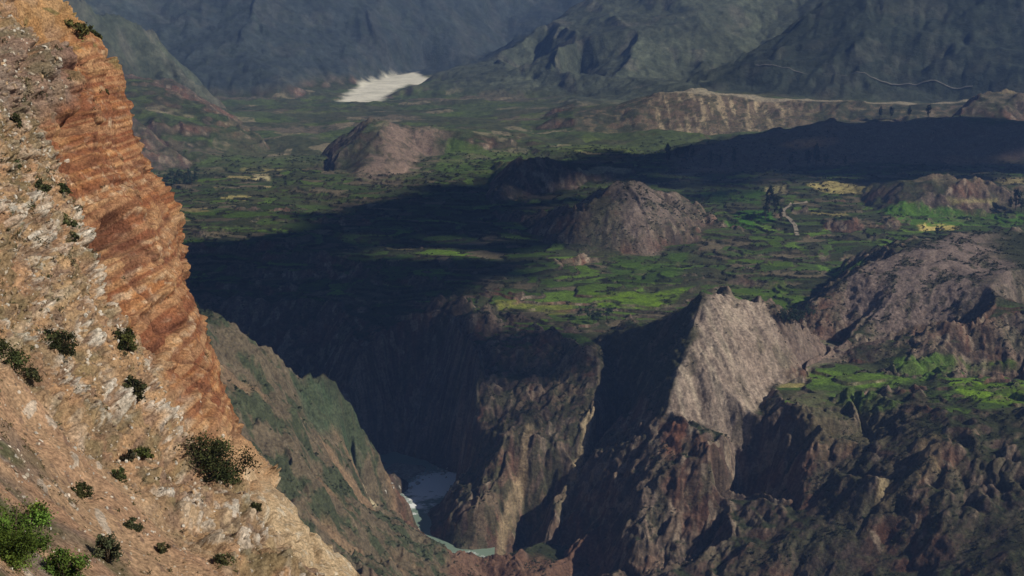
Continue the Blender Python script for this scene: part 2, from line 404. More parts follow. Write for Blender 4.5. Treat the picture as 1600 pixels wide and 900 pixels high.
# break the straight edges
wa = (5.5 + 24 * far) * (.4 + .6 * calm)
lam = 45 + 150 * far
wx = fbm(X / lam, Y / lam, 4, 1) * wa; wy = fbm(X / lam, Y / lam, 4, 21) * wa
Z = samp(Z0, X + wx, Y + wy)
Zb = blur(Z, max(2, int(10 * Q)))
gx, gy = grad(Zb); sl0 = np.hypot(gx, gy)
steep = ss(.18, .75, sl0)
water_safe = ss(-517, -500, Z0)
# ---- undulation of the gentle ground
und = (fbm(X / 180, Y / 100, 2, 3) + .25 * fbm(X / 45, Y / 28, 2, 5)) * 9.5 * (1 - steep) * water_safe * (1 - .5 * far)
Z = Z + und
# ---- gullies that follow the slope
gx, gy = grad(blur(Z, max(2, int(8 * Q))))
hg = 0
near = 1 - far
def gul(lamv, ampv, sx, sy, seed, mask):
    v, dx, dy = gully(X, Y, sx, sy, lamv, seed)
    v = v * 0.5 + 0.5
    a = ampv * mask
    return (1 - (1 - v) ** 1.5) * a - a * .5, dx * a / lamv, dy * a / lamv
msk = ss(.12, .6, np.hypot(gx, gy)) * water_safe * (.45 + .9 * ss(-.5, .5, fbm(X / 130, Y / 130, 2, 27))) * calm
tx, ty = gx.copy(), gy.copy()
streak = 0
for lamv, ampv, m_ in ((420, 17, far), (170, 6, far), (60, 3, far), (26, 1.8, far), (60, 7.5, near), (26, 3.6, near), (12, 1.5, near * ss(2200, 1600, R2)), (5, .4, near * ss(1500, 1200, R2))):
    if np.isscalar(m_): continue
    v, dx, dy = gul(lamv, ampv, tx, ty, int(lamv), msk * m_)
    Z = Z + v; tx = tx + dx * .7; ty = ty + dy * .7
    if lamv in (12, 26, 5): streak = streak + v / ampv
# ---- rock detail on steep ground
rk = ridged(X / 26, Y / 26, 5, 31, .52) * 2.0 + fbm(X / 6, Y / 6, 3, 41) * .8
Z = Z + rk * msk * near * ss(2600, 1800, R2) * .5 + ridged(X / 90, Y / 90, 4, 35) * 1.6 * msk * far + ridged(X / 95, Y / 95, 2, 39) * 4.5 * msk * near * calm ** 3
Z = Z + calm_f * (fbm((X * .95 + Y * .3) / 5, (Y * .95 - X * .3) / 45, 4, 37, .6) * .9)
_bk = poly_mask([D(180,425,905), D(385,540,900), D(445,585,920), D(530,610,975), D(590,710,1015), D(600,790,1000), D(692,870,905), D(735,910,890), D(450,940,600), D(-200,900,470), D(-200,420,900)], 15, 0)
Z = Z + _bk * water_safe * (ridged((X * .8 + Y * .6) / 34, (Y * .8 - X * .6) / 60, 5, 55, .55) * 3.2 + fbm(X / 11, Y / 11, 4, 57, .6) * 1.6)
_hs = 1 - poly_mask(P_E, 20, 0)
_wx = X + fbm(X / 20, Y / 20, 3, 58) * 7; _wy = Y + fbm(X / 20, Y / 20, 3, 59) * 7
_a1, _a2, _ar = cells(_wx / 15, _wy / 22, 60); _b1, _b2, _br = cells(_wx / 5.5, _wy / 8, 62)
crag = _hs * calm ** 2 * ss(.35, .8, sl0) * near * ss(1500, 1300, R2) * (1 - calm_f) * water_safe * (.35 + .65 * ss(-.3, .3, fbm(X / 70, Y / 70, 2, 64)))
crag = np.maximum(crag, .9 * poly_mask([D(700,872,945), D(740,872,930), D(940,872,925), D(960,960,850), D(700,960,850)], 10, 0))
Z = Z + crag * .45 * (ss(0, .5, _a2 - _a1) * 4.2 + (_ar - .5) * 4.0 + ss(0, .5, _b2 - _b1) * .8 + (_br - .5) * .8)
# ---- ledges in the canyon rock
def ledges(z, step, sharp):
    q = z / step; f = np.floor(q); t = q - f
    return (f + np.clip((t - .5) * sharp + .5, 0, 1)) * step
canyon = ss(.5, .9, sl0) * near * ss(1500, 1300, R2) * .6 * (1 - calm_f)
zl = ledges(Z + fbm(X / 30, Y / 30, 3, 51) * 3, 7.5, 2.2) - fbm(X / 30, Y / 30, 3, 51) * 3
Z = Z * (1 - .5 * canyon) + zl * .5 * canyon
# ---- farmed terraces on the gentle ground
terr_m = (1 - ss(.16, .34, sl0)) * ss(-404, -396, Z0) * ss(2350, 2100, R2) * water_safe * ss(.55, .95, calm)
wob = fbm(X / 170, Y / 80, 3, 61) * 3.5
stp = 2.9
q = (Z + wob) / stp; TI = np.floor(q); tt = q - TI
Zt = (TI + ss(.72, 1.0, tt)) * stp - wob * 1.0
riser = ss(.66, .8, tt) * terr_m
Z = Z * (1 - .9 * terr_m) + Zt * .9 * terr_m
# small roughness, bushes and stones too small to be told apart
Z = Z + fbm(X / 9, Y / 9, 4, 71, .6) * (.22 + 1.1 * steep) * near * water_safe + fbm(X / 40, Y / 40, 4, 73, .6) * 2.5 * far
_gz = poly_mask([G(525,160,-413), G(545,142,-413), G(570,127,-413), G(612,115,-413), G(660,106,-413), G(745,108,-413), G(715,126,-413), G(665,134,-413), G(625,145,-413), G(590,162,-413)], 30, 0)
_rb = poly_mask([D(1305,735,932), D(1420,668,955), D(1482,638,965), D(1800,640,968), D(1800,950,790), D(1000,950,840), D(1060,892,868), D(1250,792,908)], 25, 0)
Z = Z * (1 - .55 * _rb) + blur(Z, int(22 * Q)) * .55 * _rb
Z = Z * (1 - _gz) + (-413 + 1.2 * fbm(X / 60, Y / 60, 3, 79)) * _gz
def H(x, y): return samp(Z, np.asarray(x, float), np.asarray(y, float))
def ground(u, v):
    """first meeting of a line of sight with the terrain"""
    a, b, c = ray(u, v); h = math.hypot(a, b)
    d = np.arange(560, 5100, 1.0)
    zt = H(a / h * d, b / h * d); zr = c / h * d
    k = np.argmax(zr <= zt)
    return (a / h * d[k], b / h * d[k], float(zt[k]))

# ------------------------------------------------------------------ land cover
def gp(*uv): return [ground(u, v) for u, v in uv]

gx, gy = grad(Z); slp = np.hypot(gx, gy); slb = blur(slp, int(3 * Q) + 1)
C = np.zeros(X.shape + (3,), np.float32)
def mix(m, col):
    global C
    m = np.asarray(m)[..., None]
    C = C * (1 - m) + np.asarray(col, np.float32) * m
def setc(col): C[...] = col
# base: dull scrub green patchwork
nA = fbm(X / 120, Y / 120, 4, 101); nB = fbm(X / 25, Y / 25, 4, 105, .6); nC = fbm(X / 8, Y / 8, 3, 111, .6)
setc((.036, .042, .020))
mix(ss(-.1, .5, nA + .5 * nB), (.066, .055, .034))
mix(ss(.1, .6, nB - nA * .5) * .8, (.026, .036, .014))
# fields: cells stretched along the terraces
d1, d2, cr = cells(X / 60 + nB * .15, Y / 24 + TI * 3.7, 3)
d1b, d2b, cr2 = cells(X / 60 + nB * .15, Y / 24 + TI * 3.7, 5)
fld = terr_m * (1 - riser) * ss(.02, .07, d2 - d1)
frw = .5 + .5 * ss(1900, 1300, R2)
mix(terr_m * (1 - riser) * .55, (.050, .060, .024))
mix(fld * (cr > .42) * .9 * frw, (.052, .088, .017))
mix(fld * (cr > .80) * .85 * frw, (.088, .145, .020))
mix(fld * (cr < .16) * .8, (.12, .095, .06))
mix(fld * (cr2 > .965) * .6, (.34, .27, .11))
# dark scrub on the terrace banks
mix(riser * ss(-.9, -.1, nC + nB) * .9, (.026, .026, .014))
mix(riser * ss(.5, .9, nB) * .6, (.17, .14, .10))
# steep: rock
rock = ss(.45, .8, slb)
nk = fbm(X / 60, Y / 60, 3, 121)
rc = np.array((.10, .074, .058)) * (1 + .35 * nB[..., None]) + np.array((.03, .0, -.008)) * ss(-.2, .5, nk)[..., None]
m_ = rock[..., None]; C = C * (1 - m_) + rc * m_
mix(rock * ss(.25, .7, nB + .6 * nC) * .5, (.24, .185, .135)); mix(rock * near * (_br > .82) * .6, (.27, .22, .16)); mix(rock * near * (_br < .3) * .5, (.05, .045, .032)); mix(rock * near * (_ar < .35) * ss(-.3, .3, nB) * .55, (.045, .050, .026))
mix(rock * ss(.0, .6, nC - nk) * ss(1.3, .6, slb) * .7, (.035, .045, .020))
stv = np.clip(streak, -1.5, 1.5) * near
mix(rock * ss(.2, .9, stv + .5 * nC) * .5 * near, (.23, .165, .115)); mix(rock * ss(.1, .8, -stv + .5 * nB) * .6 * near, (.045, .040, .026))
FEAT = {}
# pale and pinkish hills
def tint(name, poly, col, amt=1.0, soft=6, warp=8, brk=.5, seed=0):
    m = poly_mask(poly, soft, warp, seed)
    FEAT[name] = m
    a = m * amt * np.clip(1 - brk * ss(.0, .6, nB * .7 + nC * .7), 0, 1)
    mix(a, col)
for _p, _a in ((P_C, .85), (P_A, .75), (P_E, .6), (P_D, .6)): mix(poly_mask(_p, 25, 14, 3) * _a * (.6 + .4 * ss(-.3, .3, nB)), (.046, .047, .027))  # dark scrub base; on hills C and A it also stands for shade
FEAT['hill_c'] = poly_mask(P_C, 10, 8); tint('_', [D(965,298,1550), D(985,285,1570), D(1068,316,1585), G(1080,350,-375), G(1010,392,-378), G(960,380,-376)], (.17, .13, .105), .85, 22, 16, .8)  # pinkish on the right only: the left face's shade is put into the colour
FEAT['hill_a'] = poly_mask(P_A, 10, 8); tint('_', [D(600,185,2210), D(680,200,2220), G(745,204,-385), G(660,250,-387), G(610,280,-388), G(560,280,-390), D(590,225,2080)], (.21, .15, .115), .85, 24, 18, .7)  # same one-sided tint, leaving the left face coloured as if shaded
tint('hill_e', P_Et, (.20, .15, .125), .9, 18, 14, .8)
tint('hill_d', P_D, (.23, .185, .11), .85, 22, 14, .6)
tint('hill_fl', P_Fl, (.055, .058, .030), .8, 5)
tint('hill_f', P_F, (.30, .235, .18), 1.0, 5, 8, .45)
fl = FEAT['hill_f']; st = fbm((X + Y * .45) / 7, (Y - X * .4) / 60, 3, 131)
mix(fl * ss(.05, .5, st) * .45, (.19, .14, .11)); mix(fl * ss(.2, .5, -st) * .3, (.46, .39, .28)); mix(fl * ss(.3, .7, nA + nB) * .6, (.10, .085, .055))
# flat ground right of the pyramid, dry slope above the gully
tint('dry', gp((1230,620),(1290,610),(1400,650),(1380,690),(1300,720),(1250,690)), (.10,.09,.05), .7)
tint('scree', gp((1210,520),(1290,500),(1330,540),(1300,570),(1230,560)), (.20,.15,.12), .6)
# named fields seen from the viewpoint
for i, (poly, col, am) in enumerate([
    (((1262,290),(1330,286),(1365,296),(1300,302)), (.42,.34,.13), .85),
    (((1430,348),(1480,349),(1500,357),(1440,361)), (.46,.37,.12), .95),
    (((1550,280),(1600,278),(1600,288),(1565,288)), (.40,.32,.14), .8),
    (((1195,292),(1228,290),(1228,303),(1198,303)), (.36,.30,.14), .7),
    (((1480,313),(1560,313),(1550,319),(1490,319)), (.34,.30,.12), .7),
    (((900,264),(980,263),(985,268),(905,270)), (.34,.29,.17), .7),
    (((1150,330),(1200,325),(1210,345),(1130,348)), (.045,.13,.012), .9),
    (((1370,330),(1600,332),(1600,350),(1400,345)), (.06,.14,.014), .85),
    (((1090,300),(1190,296),(1190,322),(1110,318)), (.05,.11,.014), .7),
    (((1260,395),(1350,402),(1350,413),(1270,408)), (.11,.20,.03), .85),
    (((920,455),(1075,450),(1050,480),(930,476)), (.12,.20,.014), .9),
    (((770,468),(900,475),(880,492),(780,486)), (.15,.16,.03), .8),
    (((950,400),(1075,395),(1065,440),(960,445)), (.045,.085,.012), .8),
    (((1130,445),(1230,440),(1260,465),(1150,470)), (.07,.12,.014), .7),
    (((1470,600),(1600,595),(1600,635),(1520,630)), (.13,.22,.015), .85),
    (((1260,575),(1420,590),(1400,606),(1270,600)), (.10,.17,.02), .8),
    (((1290,612),(1420,625),(1400,640),(1310,634)), (.07,.12,.02), .8),
    (((1400,560),(1500,572),(1480,590),(1390,578)), (.08,.15,.02), .8),
    (((1500,562),(1580,560),(1590,578),(1520,580)), (.08,.15,.015), .8),
    (((330,190),(440,205),(430,240),(330,235)), (.06,.09,.03), .3),
    (((395,272),(420,272),(422,282),(400,282)), (.45,.38,.2), .9),
    (((700,215),(830,235),(780,270),(680,262)), (.07,.12,.02), .6),
    (((880,225),(1000,228),(990,242),(870,238)), (.11,.15,.03), .7),
    (((600,250),(680,265),(620,290),(560,285)), (.22,.16,.12), .3),
    (((420,190),(480,188),(500,205),(440,208)), (.22,.17,.13), .3),
    (((470,205),(520,207),(510,218),(475,216)), (.36,.28,.2), .35),
    ]):
    m = poly_mask(gp(*poly), 3, 3, i)
    g_ = 1.0 if col[0] > col[1] else .95
    mix(m * am * (1 - (.15 if g_ == 1 else .5) * ss(.0, .5, nB + .6 * nC)) * (1 - riser * (.35 if g_ == 1 else .7)), tuple(c_ * g_ for c_ in col))
mts = ss(-400, -375, Zb) * ss(2600, 2760, R2)
ff = ss(2000, 2300, R2) * (1 - mts) * (1 - ss(.3, .5, slb))
g1_, g2_, gr_ = cells(X / 130 + .3 * nA, Y / 70 + .3 * nB, 7); h1_, h2_, hr_ = cells(X / 50 + .3 * nA, Y / 34 + .2 * nB, 8)
mix(ff * .6, (.085, .092, .048)); mix(ff * (gr_ > .55) * .5, (.075, .115, .035)); mix(ff * (gr_ < .2) * .5, (.17, .13, .095))
mix(ff * (hr_ > .8) * .5, (.10, .14, .03)); mix(ff * (hr_ < .1) * .6, (.27, .22, .14)); mix(ff * ss(.1, .4, nB + .5 * nC) * .6, (.035, .045, .025))
_tn = np.mod(np.sin(TI * 12.9) * 43758.5, 1.0); _tm = (terr_m * (1 - .5 * ss(-.2, .4, nA)))[..., None]
C = C * (1 - _tm + _tm * (.6 + .85 * _tn[..., None]))
# banks of the canyon on the near side: scrub and ochre earth
lb = poly_mask([D(180,425,905), D(385,540,900), D(445,585,920), D(530,610,975), D(590,710,1015), D(640,740,1100), D(600,790,1000), D(692,870,905), D(735,910,890), D(450,940,600), D(-200,900,470), D(-200,420,900)], 5, 5)
mix(lb * .8, (.125, .10, .062))
mix(lb * ss(-.1, .35, nB + .4 * nC) * .85, (.045, .060, .030))
mix(lb * ss(.25, .6, nk - .3 * nB) * .6, (.26, .17, .10))
FEAT['bank'] = lb
g1 = poly_mask([D(455,600,925), D(530,616,965), D(560,660,985), D(590,715,1010), D(560,740,960), D(500,700,900), D(470,650,895)], 6, 5)
mix(g1 * .8 * (1 - .5 * ss(.2, .6, nB)), (.05, .075, .04))
mix(poly_mask([D(700,860,960), D(740,860,935), D(940,868,930), D(960,960,850), D(700,960,850)], 6, 6) * .85, (.15, .085, .055))
s1 = poly_mask([D(752,575,1140), D(872,545,1140), D(936,580,1095), D(932,650,1048), D(905,740,1003), D(850,850,955), D(740,868,928), D(670,840,975), D(740,745,1050)], 6, 6)
mix(s1 * .75 * ss(-.4, .1, nB + .6 * nC), (.055, .056, .030)); mix(s1 * ss(.3, .6, nB - .6 * nC) * .5, (.19, .13, .09))
rb = poly_mask([D(1305,735,932), D(1420,668,955), D(1482,638,965), D(1700,640,968), D(1700,930,800), D(1000,930,850)], 6, 6)
mix(rb * .6 * ss(-.2, .25, nB + .5 * nC), (.050, .052, .028))
# spurs: chutes of pale scree
for poly, col, am in [
    ([D(905,650,1052), D(932,640,1052), D(928,690,1028), D(905,745,1000), D(872,800,978), D(880,765,990), D(908,700,1028)], (.32,.25,.15), .9),
    ([D(822,680,1035), D(835,672,1040), D(822,720,1012), D(790,790,975), D(768,850,940), D(762,840,948), D(785,765,985)], (.28,.21,.125), .8),
    ([D(870,575,1110), D(892,575,1108), D(885,620,1080), D(870,615,1080)], (.28,.21,.13), .7),
    ([D(1040,650,985), D(1075,665,972), D(1060,720,950), D(1030,720,960)], (.22,.09,.05), .6),
    ([D(545,735,950), D(560,745,955), D(590,785,950), D(575,785,940)], (.50,.42,.26), .9),
    ([D(1440,690,935), D(1470,690,935), D(1465,770,900), D(1430,780,890)], (.28,.20,.11), .5),
    ([D(1375,750,900), D(1395,750,900), D(1390,800,880), D(1370,790,885)], (.28,.22,.12), .7),
    ]:
    mix(poly_mask(poly, 2, 3) * am * (1 - .5 * ss(.1, .6, nB + nC)), col)
# river shingle banks
shing = (1 - ss(-518, -514, Z)) * ss(1250, 1150, R2) * (1 - ss(.3, .6, slb))
mix(shing * .8, (.33, .30, .24))
# far ground: muted
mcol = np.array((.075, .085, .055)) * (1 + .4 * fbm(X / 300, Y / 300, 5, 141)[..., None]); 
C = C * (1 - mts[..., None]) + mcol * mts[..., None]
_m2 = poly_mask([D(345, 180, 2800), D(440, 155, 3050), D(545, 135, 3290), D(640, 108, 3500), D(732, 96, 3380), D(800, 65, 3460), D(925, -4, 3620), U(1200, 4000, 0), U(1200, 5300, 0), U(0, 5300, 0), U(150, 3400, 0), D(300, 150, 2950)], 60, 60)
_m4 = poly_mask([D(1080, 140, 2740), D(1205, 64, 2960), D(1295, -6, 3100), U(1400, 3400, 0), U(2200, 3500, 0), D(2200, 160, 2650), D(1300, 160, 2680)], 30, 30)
mix(mts * _m2 * .8, (.030, .040, .044)); mix(mts * _m4 * .88, (.030, .038, .028))  # dark colour in place of cloud shade over these two mountains
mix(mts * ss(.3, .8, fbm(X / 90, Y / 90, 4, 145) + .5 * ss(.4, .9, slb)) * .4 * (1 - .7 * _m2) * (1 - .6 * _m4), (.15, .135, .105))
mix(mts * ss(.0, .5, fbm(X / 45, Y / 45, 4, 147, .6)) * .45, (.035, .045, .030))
# mesa cliff
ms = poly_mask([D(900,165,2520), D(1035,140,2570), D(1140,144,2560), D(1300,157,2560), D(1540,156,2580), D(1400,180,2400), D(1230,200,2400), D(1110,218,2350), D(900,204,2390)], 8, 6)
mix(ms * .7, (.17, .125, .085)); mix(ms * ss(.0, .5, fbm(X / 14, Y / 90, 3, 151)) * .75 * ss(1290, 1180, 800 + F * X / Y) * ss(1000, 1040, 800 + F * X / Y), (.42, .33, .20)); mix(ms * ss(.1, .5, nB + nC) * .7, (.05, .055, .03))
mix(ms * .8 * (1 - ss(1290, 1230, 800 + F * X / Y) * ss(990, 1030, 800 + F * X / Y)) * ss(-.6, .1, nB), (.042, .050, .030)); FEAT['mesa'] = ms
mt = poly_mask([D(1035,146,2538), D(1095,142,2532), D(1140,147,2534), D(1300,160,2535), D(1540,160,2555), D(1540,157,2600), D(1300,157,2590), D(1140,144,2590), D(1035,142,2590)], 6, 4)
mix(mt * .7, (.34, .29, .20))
# dark brown hill behind the fields
hh = poly_mask([D(1040,250,2010), D(1130,216,2130), D(1200,200,2200), D(1300,186,2240), D(1900,190,2260), G(1900,258,-368), G(1300,256,-369), G(1060,268,-371)], 14, 10)
mix(hh * .8, (.15, .105, .072)); FEAT['hill_h'] = hh
kn = poly_mask([D(1530,152,2425), D(1590,142,2450), D(1750,144,2460), G(1750,188,-375), G(1545,188,-376)], 8, 6)
mix(kn * .8, (.21, .17, .10)); FEAT['knoll'] = kn
# dry gravel flat of the far river
gv = poly_mask(gp((530,158),(548,142),(570,128),(612,116),(650,113),(700,119),(668,126),(640,131),(620,140),(585,158)), 16, 10)
gv = gv * ss(.1, .4, _gz); mix(gv, (.70, .66, .53)); mix(gv * ss(.1, .5, fbm((X - Y * .3) / 140, Y / 30, 4, 161)) * .5, (.48, .46, .36)); FEAT['gravel'] = gv
C = np.clip(C, .004, .85); Z = np.minimum(Z, 250)

# ------------------------------------------------------------------ terrain objects
V_ = np.stack([X, Y, Z], -1).reshape(-1, 3); T_ = C.reshape(-1, 3); FQ = grid_faces(NR, NC).reshape(-1, 4)
def cm(m): return m[:-1, :-1].reshape(-1)
wallm = (ss(.42, .5, blur(sl0, 8)) > .5) & (R2 < 1420) & (Z0 < -385)
label = np.zeros((NR, NC), np.int32)
names = ['valley_ground']
def region(name, m):
    names.append(name); label[m] = len(names) - 1
region('far_mountains', mts > .5)
region('canyon_walls', wallm & (FEAT['bank'] < .5))
region('canyon_bank', FEAT['bank'] > .5)
region('mesa_cliff', FEAT['mesa'] > .5)
for k in ('hill_a', 'hill_c', 'hill_d', 'hill_e', 'hill_h', 'knoll'): region('hill', FEAT[k] > .5)
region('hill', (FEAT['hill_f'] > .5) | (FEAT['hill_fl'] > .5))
region('gravel_flat', FEAT['gravel'] > .5)
M_ter = attr_mat('scrub_and_rock', ((.12, .3), (.45, .5)), .9, 2.0, .25)
M_far = attr_mat('mountain_slope', ((.012, .25), (.05, .35), (.16, .3)), .9, 6.0, .06)
M_grv = attr_mat('pale_gravel', ((.03, .12), (.2, .12)), .3, 1.0, .1)
lf = cm(label)
for k, nm in enumerate(names):
    f = FQ[lf == k]
    if not len(f): continue
    used, inv = np.unique(f, return_inverse=True)
    mesh_from(nm, V_[used], inv.reshape(f.shape), M_far if nm == 'far_mountains' else M_grv if nm == 'gravel_flat' else M_ter, T_[used], True, 'structure')
del V_, FQ


# ------------------------------------------------------------------ river
def build_river():
    m, t, b = newmat('river_water'); N, L = t.nodes, t.links
    tc = N.new('ShaderNodeTexCoord')
    mp = N.new('ShaderNodeMapping'); mp.inputs['Scale'].default_value = (.05, .09, .05); L.new(tc.outputs['Object'], mp.inputs['Vector'])
    n = N.new('ShaderNodeTexNoise'); n.inputs['Scale'].default_value = 1.6; n.inputs['Detail'].default_value = 7; n.inputs['Roughness'].default_value = .7
    L.new(mp.outputs[0], n.inputs['Vector'])
    at = N.new('ShaderNodeAttribute'); at.attribute_name = 'tone'
    ad = N.new('ShaderNodeMath'); ad.operation = 'ADD'; L.new(n.outputs['Fac'], ad.inputs[0]); L.new(at.outputs['Fac'], ad.inputs[1])
    cr = N.new('ShaderNodeValToRGB'); cr.color_ramp.elements[0].position = .88; cr.color_ramp.elements[1].position = 1.12
    cr.color_ramp.elements[0].color = (.19, .26, .20, 1); cr.color_ramp.elements[1].color = (.93, .95, .92, 1)
    L.new(ad.outputs[0], cr.inputs[0]); L.new(cr.outputs[0], b.inputs['Base Color'])
    b.inputs['Roughness'].default_value = .35; b.inputs['Specular IOR Level'].default_value = .4
    bp = N.new('ShaderNodeBump'); bp.inputs['Strength'].default_value = .5; bp.inputs['Distance'].default_value = .6
    L.new(n.outputs['Fac'], bp.inputs['Height']); L.new(bp.outputs[0], b.inputs['Normal'])
    xs = np.arange(-720, -12, 3.0); ys = np.arange(820, 1260, 3.0)
    gx_, gy_ = np.meshgrid(xs, ys)
    c = G(695, 755, RZ); f = np.exp(-(((gx_ - c[0]) / 38) ** 2 + ((gy_ - c[1]) / 26) ** 2))
    c2 = G(716, 882, RZ); f = f + np.exp(-(((gx_ - c2[0]) / 25) ** 2 + ((gy_ - c2[1]) / 22) ** 2))
    c3 = G(640, 790, RZ); f = f * .75 + .35 * np.exp(-(((gx_ - c3[0]) / 30) ** 2 + ((gy_ - c3[1]) / 30) ** 2))
    tone = np.repeat(np.clip(f, 0, .65).ravel()[:, None], 3, 1) + .12
    V = np.stack([gx_, gy_, np.full(gx_.shape, RZ) + .25 * n2(gx_ / 6, gy_ / 6, 3) * (f + .2)], -1).reshape(-1, 3)
    mesh_from('river', V, grid_faces(*gx_.shape).reshape(-1, 4), m, tone, True, 'structure')
build_river()


# ------------------------------------------------------------------ near cliff and rubble slope on the camera's own side
def tab(v, t): return np.interp(v, [a for a, _ in t], [b for _, b in t])
SIL = [(-400, -30), (-200, 28), (0, 100), (50, 146), (90, 184), (200, 210), (290, 238), (370, 280), (440, 298), (480, 307), (570, 345), (650, 370), (740, 412), (810, 484), (880, 556), (1000, 665), (1300, 900)]
DS = [(-400, 205), (0, 182), (200, 172), (440, 150), (650, 126), (880, 94), (1050, 74), (1300, 55)]
DL = [(-400, 130), (0, 108), (400, 74), (700, 46), (900, 31), (1050, 25), (1300, 19)]
vv = np.concatenate([np.arange(-400, -20, 8.0), np.arange(-20, 925, 1.35 / Q), np.arange(925, 1300, 6.0)])
s1 = np.concatenate([np.linspace(-1.2, -.02, 40, endpoint=False), np.linspace(-.02, 1, int(500 * Q)), 1 + np.linspace(0.004, 1, 60) ** 1.5])
VV, SS_ = np.meshgrid(vv, s1, indexing='ij')
us = tab(VV, SIL); u0 = -130.0
fr = np.clip(SS_, -2, 1)
frc = np.clip(fr, 0, 1)
ucur = u0 + fr * (us - u0)
ds, dl = tab(VV, DS), tab(VV, DL)
dist = dl + (ds - dl) * (.62 * frc + .38 * (1 - np.sqrt(np.clip(1 - frc ** 2, 0, 1)))) + np.minimum(fr, 0) * dl * .35
a_ = (ucur - 800) / F; b_ = (450 - VV) / F
dx_, dy_, dz_ = a_, CP + b_ * SP, -SP + b_ * CP
kk = dist / np.hypot(dx_, dy_)
bw = np.clip(SS_ - 1, 0, 1)
CX = dx_ * kk * (1 + 1.1 * bw) - 75 * bw ** 1.6; CY = dy_ * kk * (1 + 1.1 * bw); CZ = dz_ * kk * (1 + 1.1 * bw) - 6 * bw
CU, CV = ucur + bw * 40, VV
def nrm(x, y, z):
    du = np.stack([np.gradient(a, axis=1) for a in (x, y, z)], -1); dv = np.stack([np.gradient(a, axis=0) for a in (x, y, z)], -1)
    n = np.cross(dv, du); return n / (np.linalg.norm(n, axis=-1, keepdims=True) + 1e-9)
NN = nrm(CX, CY, CZ)
if (NN[300, 200] @ np.array([CX[300, 200], CY[300, 200], CZ[300, 200]])) > 0: NN = -NN
BND = [(-400, 0), (0, 35), (100, 88), (200, 96), (250, 108), (330, 135), (420, 175), (560, 255), (640, 300), (720, 345), (820, 425), (900, 500), (1300, 830)]
wv = CU + 14 * n3(CX / 7, CY / 7, CZ / 7, 3) + 8 * n3(CX / 2, CY / 2, CZ / 2, 4)
wall = ss(-14, 14, wv - tab(VV, BND))
SCR = [(-400, -900), (430, -900), (520, -40), (600, 60), (700, 160), (800, 260), (900, 360), (1300, 760)]
scree = ss(25, -25, wv - tab(VV, SCR)) * (1 - wall)
rub = np.clip(1 - wall - scree, 0, 1)
h_ = CZ + .14 * CY - .03 * CX
w1, w2, wr = cells((CX * .4 + CY * .9) / 6.5 + .5 * n3(CX / 4, CY / 4, CZ / 9, 67), h_ / 1.5 + .25 * n3(CX / 3, CY / 3, CZ / 3, 68), 69)
wblk = (wr - .5) * .9 * ss(0, .12, w2 - w1)
big = n3(CX / 16, CY / 16, CZ / 40, 11) * 2.4 + n3(CX / 5, CY / 5, CZ / 22, 12) * 1.7 - np.abs(n3(CX / 7, CY / 7, CZ / 40, 10)) * 2.6 - .2
lay = n3(CX / 70, CY / 90, (h_ + .35 * n3(CX / 12, CY / 16, CZ / 6, 9)) / .42, 52)
strata = -.13 * ss(.05, .3, lay) + n3(CX / 40, CY / 60, h_ / .9, 13) * .3 + n3(CX / 20, CY / 30, h_ / .38, 14) * .2
crk = -np.exp(-(n3(CX / 4, CY / 8, CZ / 16, 15) / .07) ** 2) * .9 - np.exp(-(n3(CX / 2, CY / 3.5, CZ / 6, 16) / .09) ** 2) * .35
med = n3(CX / 2.6, CY / 2.6, CZ / 2.6, 17) * .6 + n3(CX / 1.1, CY / 1.1, CZ / 1.1, 18) * .32 + n3(CX / .5, CY / .5, CZ / .5, 19) * .18
# block pattern of the broken slope, in metres along the slope
pa = CY * .85 + CX * .5; pb = CZ * 1.2 + .25 * CY
e1, e2, er = cells(pa / 1.1 + .4 * n3(CX, CY, CZ, 20), pb / .6, 21)
f1, f2, fr_ = cells(pa / .42, pb / .28, 23)
blk = (er - .5) * .8 * ss(.0, .18, e2 - e1) + (fr_ - .5) * .35 * ss(0, .2, f2 - f1)
lump = n3(CX / 5, CY / 5, CZ / 5, 24)
# long runnels down the fall line
rn = n3((CY * .8 - CZ * .55) / 3.2, CX / 30, (CZ * .8 + CY * .55) / 30, 25)
# the deep cleft that splits the orange wall and the notch below the top
def groove(pts, wid, dep):
    P_ = np.array(pts, float); dm = np.full(CU.shape, 1e9)
    uu = CU + 7 * n3(CX / 5, CY / 5, CZ / 5, 31); v2 = CV
    for (ax, ay), (bx, by) in zip(P_[:-1], P_[1:]):
        t = np.clip(((uu - ax) * (bx - ax) + (v2 - ay) * (by - ay)) / ((bx - ax) ** 2 + (by - ay) ** 2), 0, 1)
        dm = np.minimum(dm, np.hypot(uu - ax - t * (bx - ax), v2 - ay - t * (by - ay)))
    return -dep * np.exp(-(dm / wid) ** 2)
gr = groove([(172, 60), (180, 130), (205, 210), (222, 280), (238, 340)], 7, 4.0) + groove([(120, 90), (128, 150), (120, 200)], 6, 2.5) \
   + groove([(185, 340), (205, 420), (235, 470), (270, 530)], 7, 2.5) + groove([(262, 470), (300, 560), (330, 640)], 8, 2.5) + groove([(2, 10), (15, 60), (8, 110)], 13, 4.0) \
   + groove([(60, 60), (55, 130), (85, 190)], 7, 2.0) + groove([(0, 610), (90, 700), (150, 760)], 12, .8) + groove([(150, 420), (215, 560), (300, 640), (370, 745)], 9, 1.6)
dsc = np.clip(dist / 120, .22, 1.2)
sel_ = n3(CX / 4, CY / 4, CZ / 4, 26) + .4 * n3(CX / 1.6, CY / 1.6, CZ / 1.6, 27)
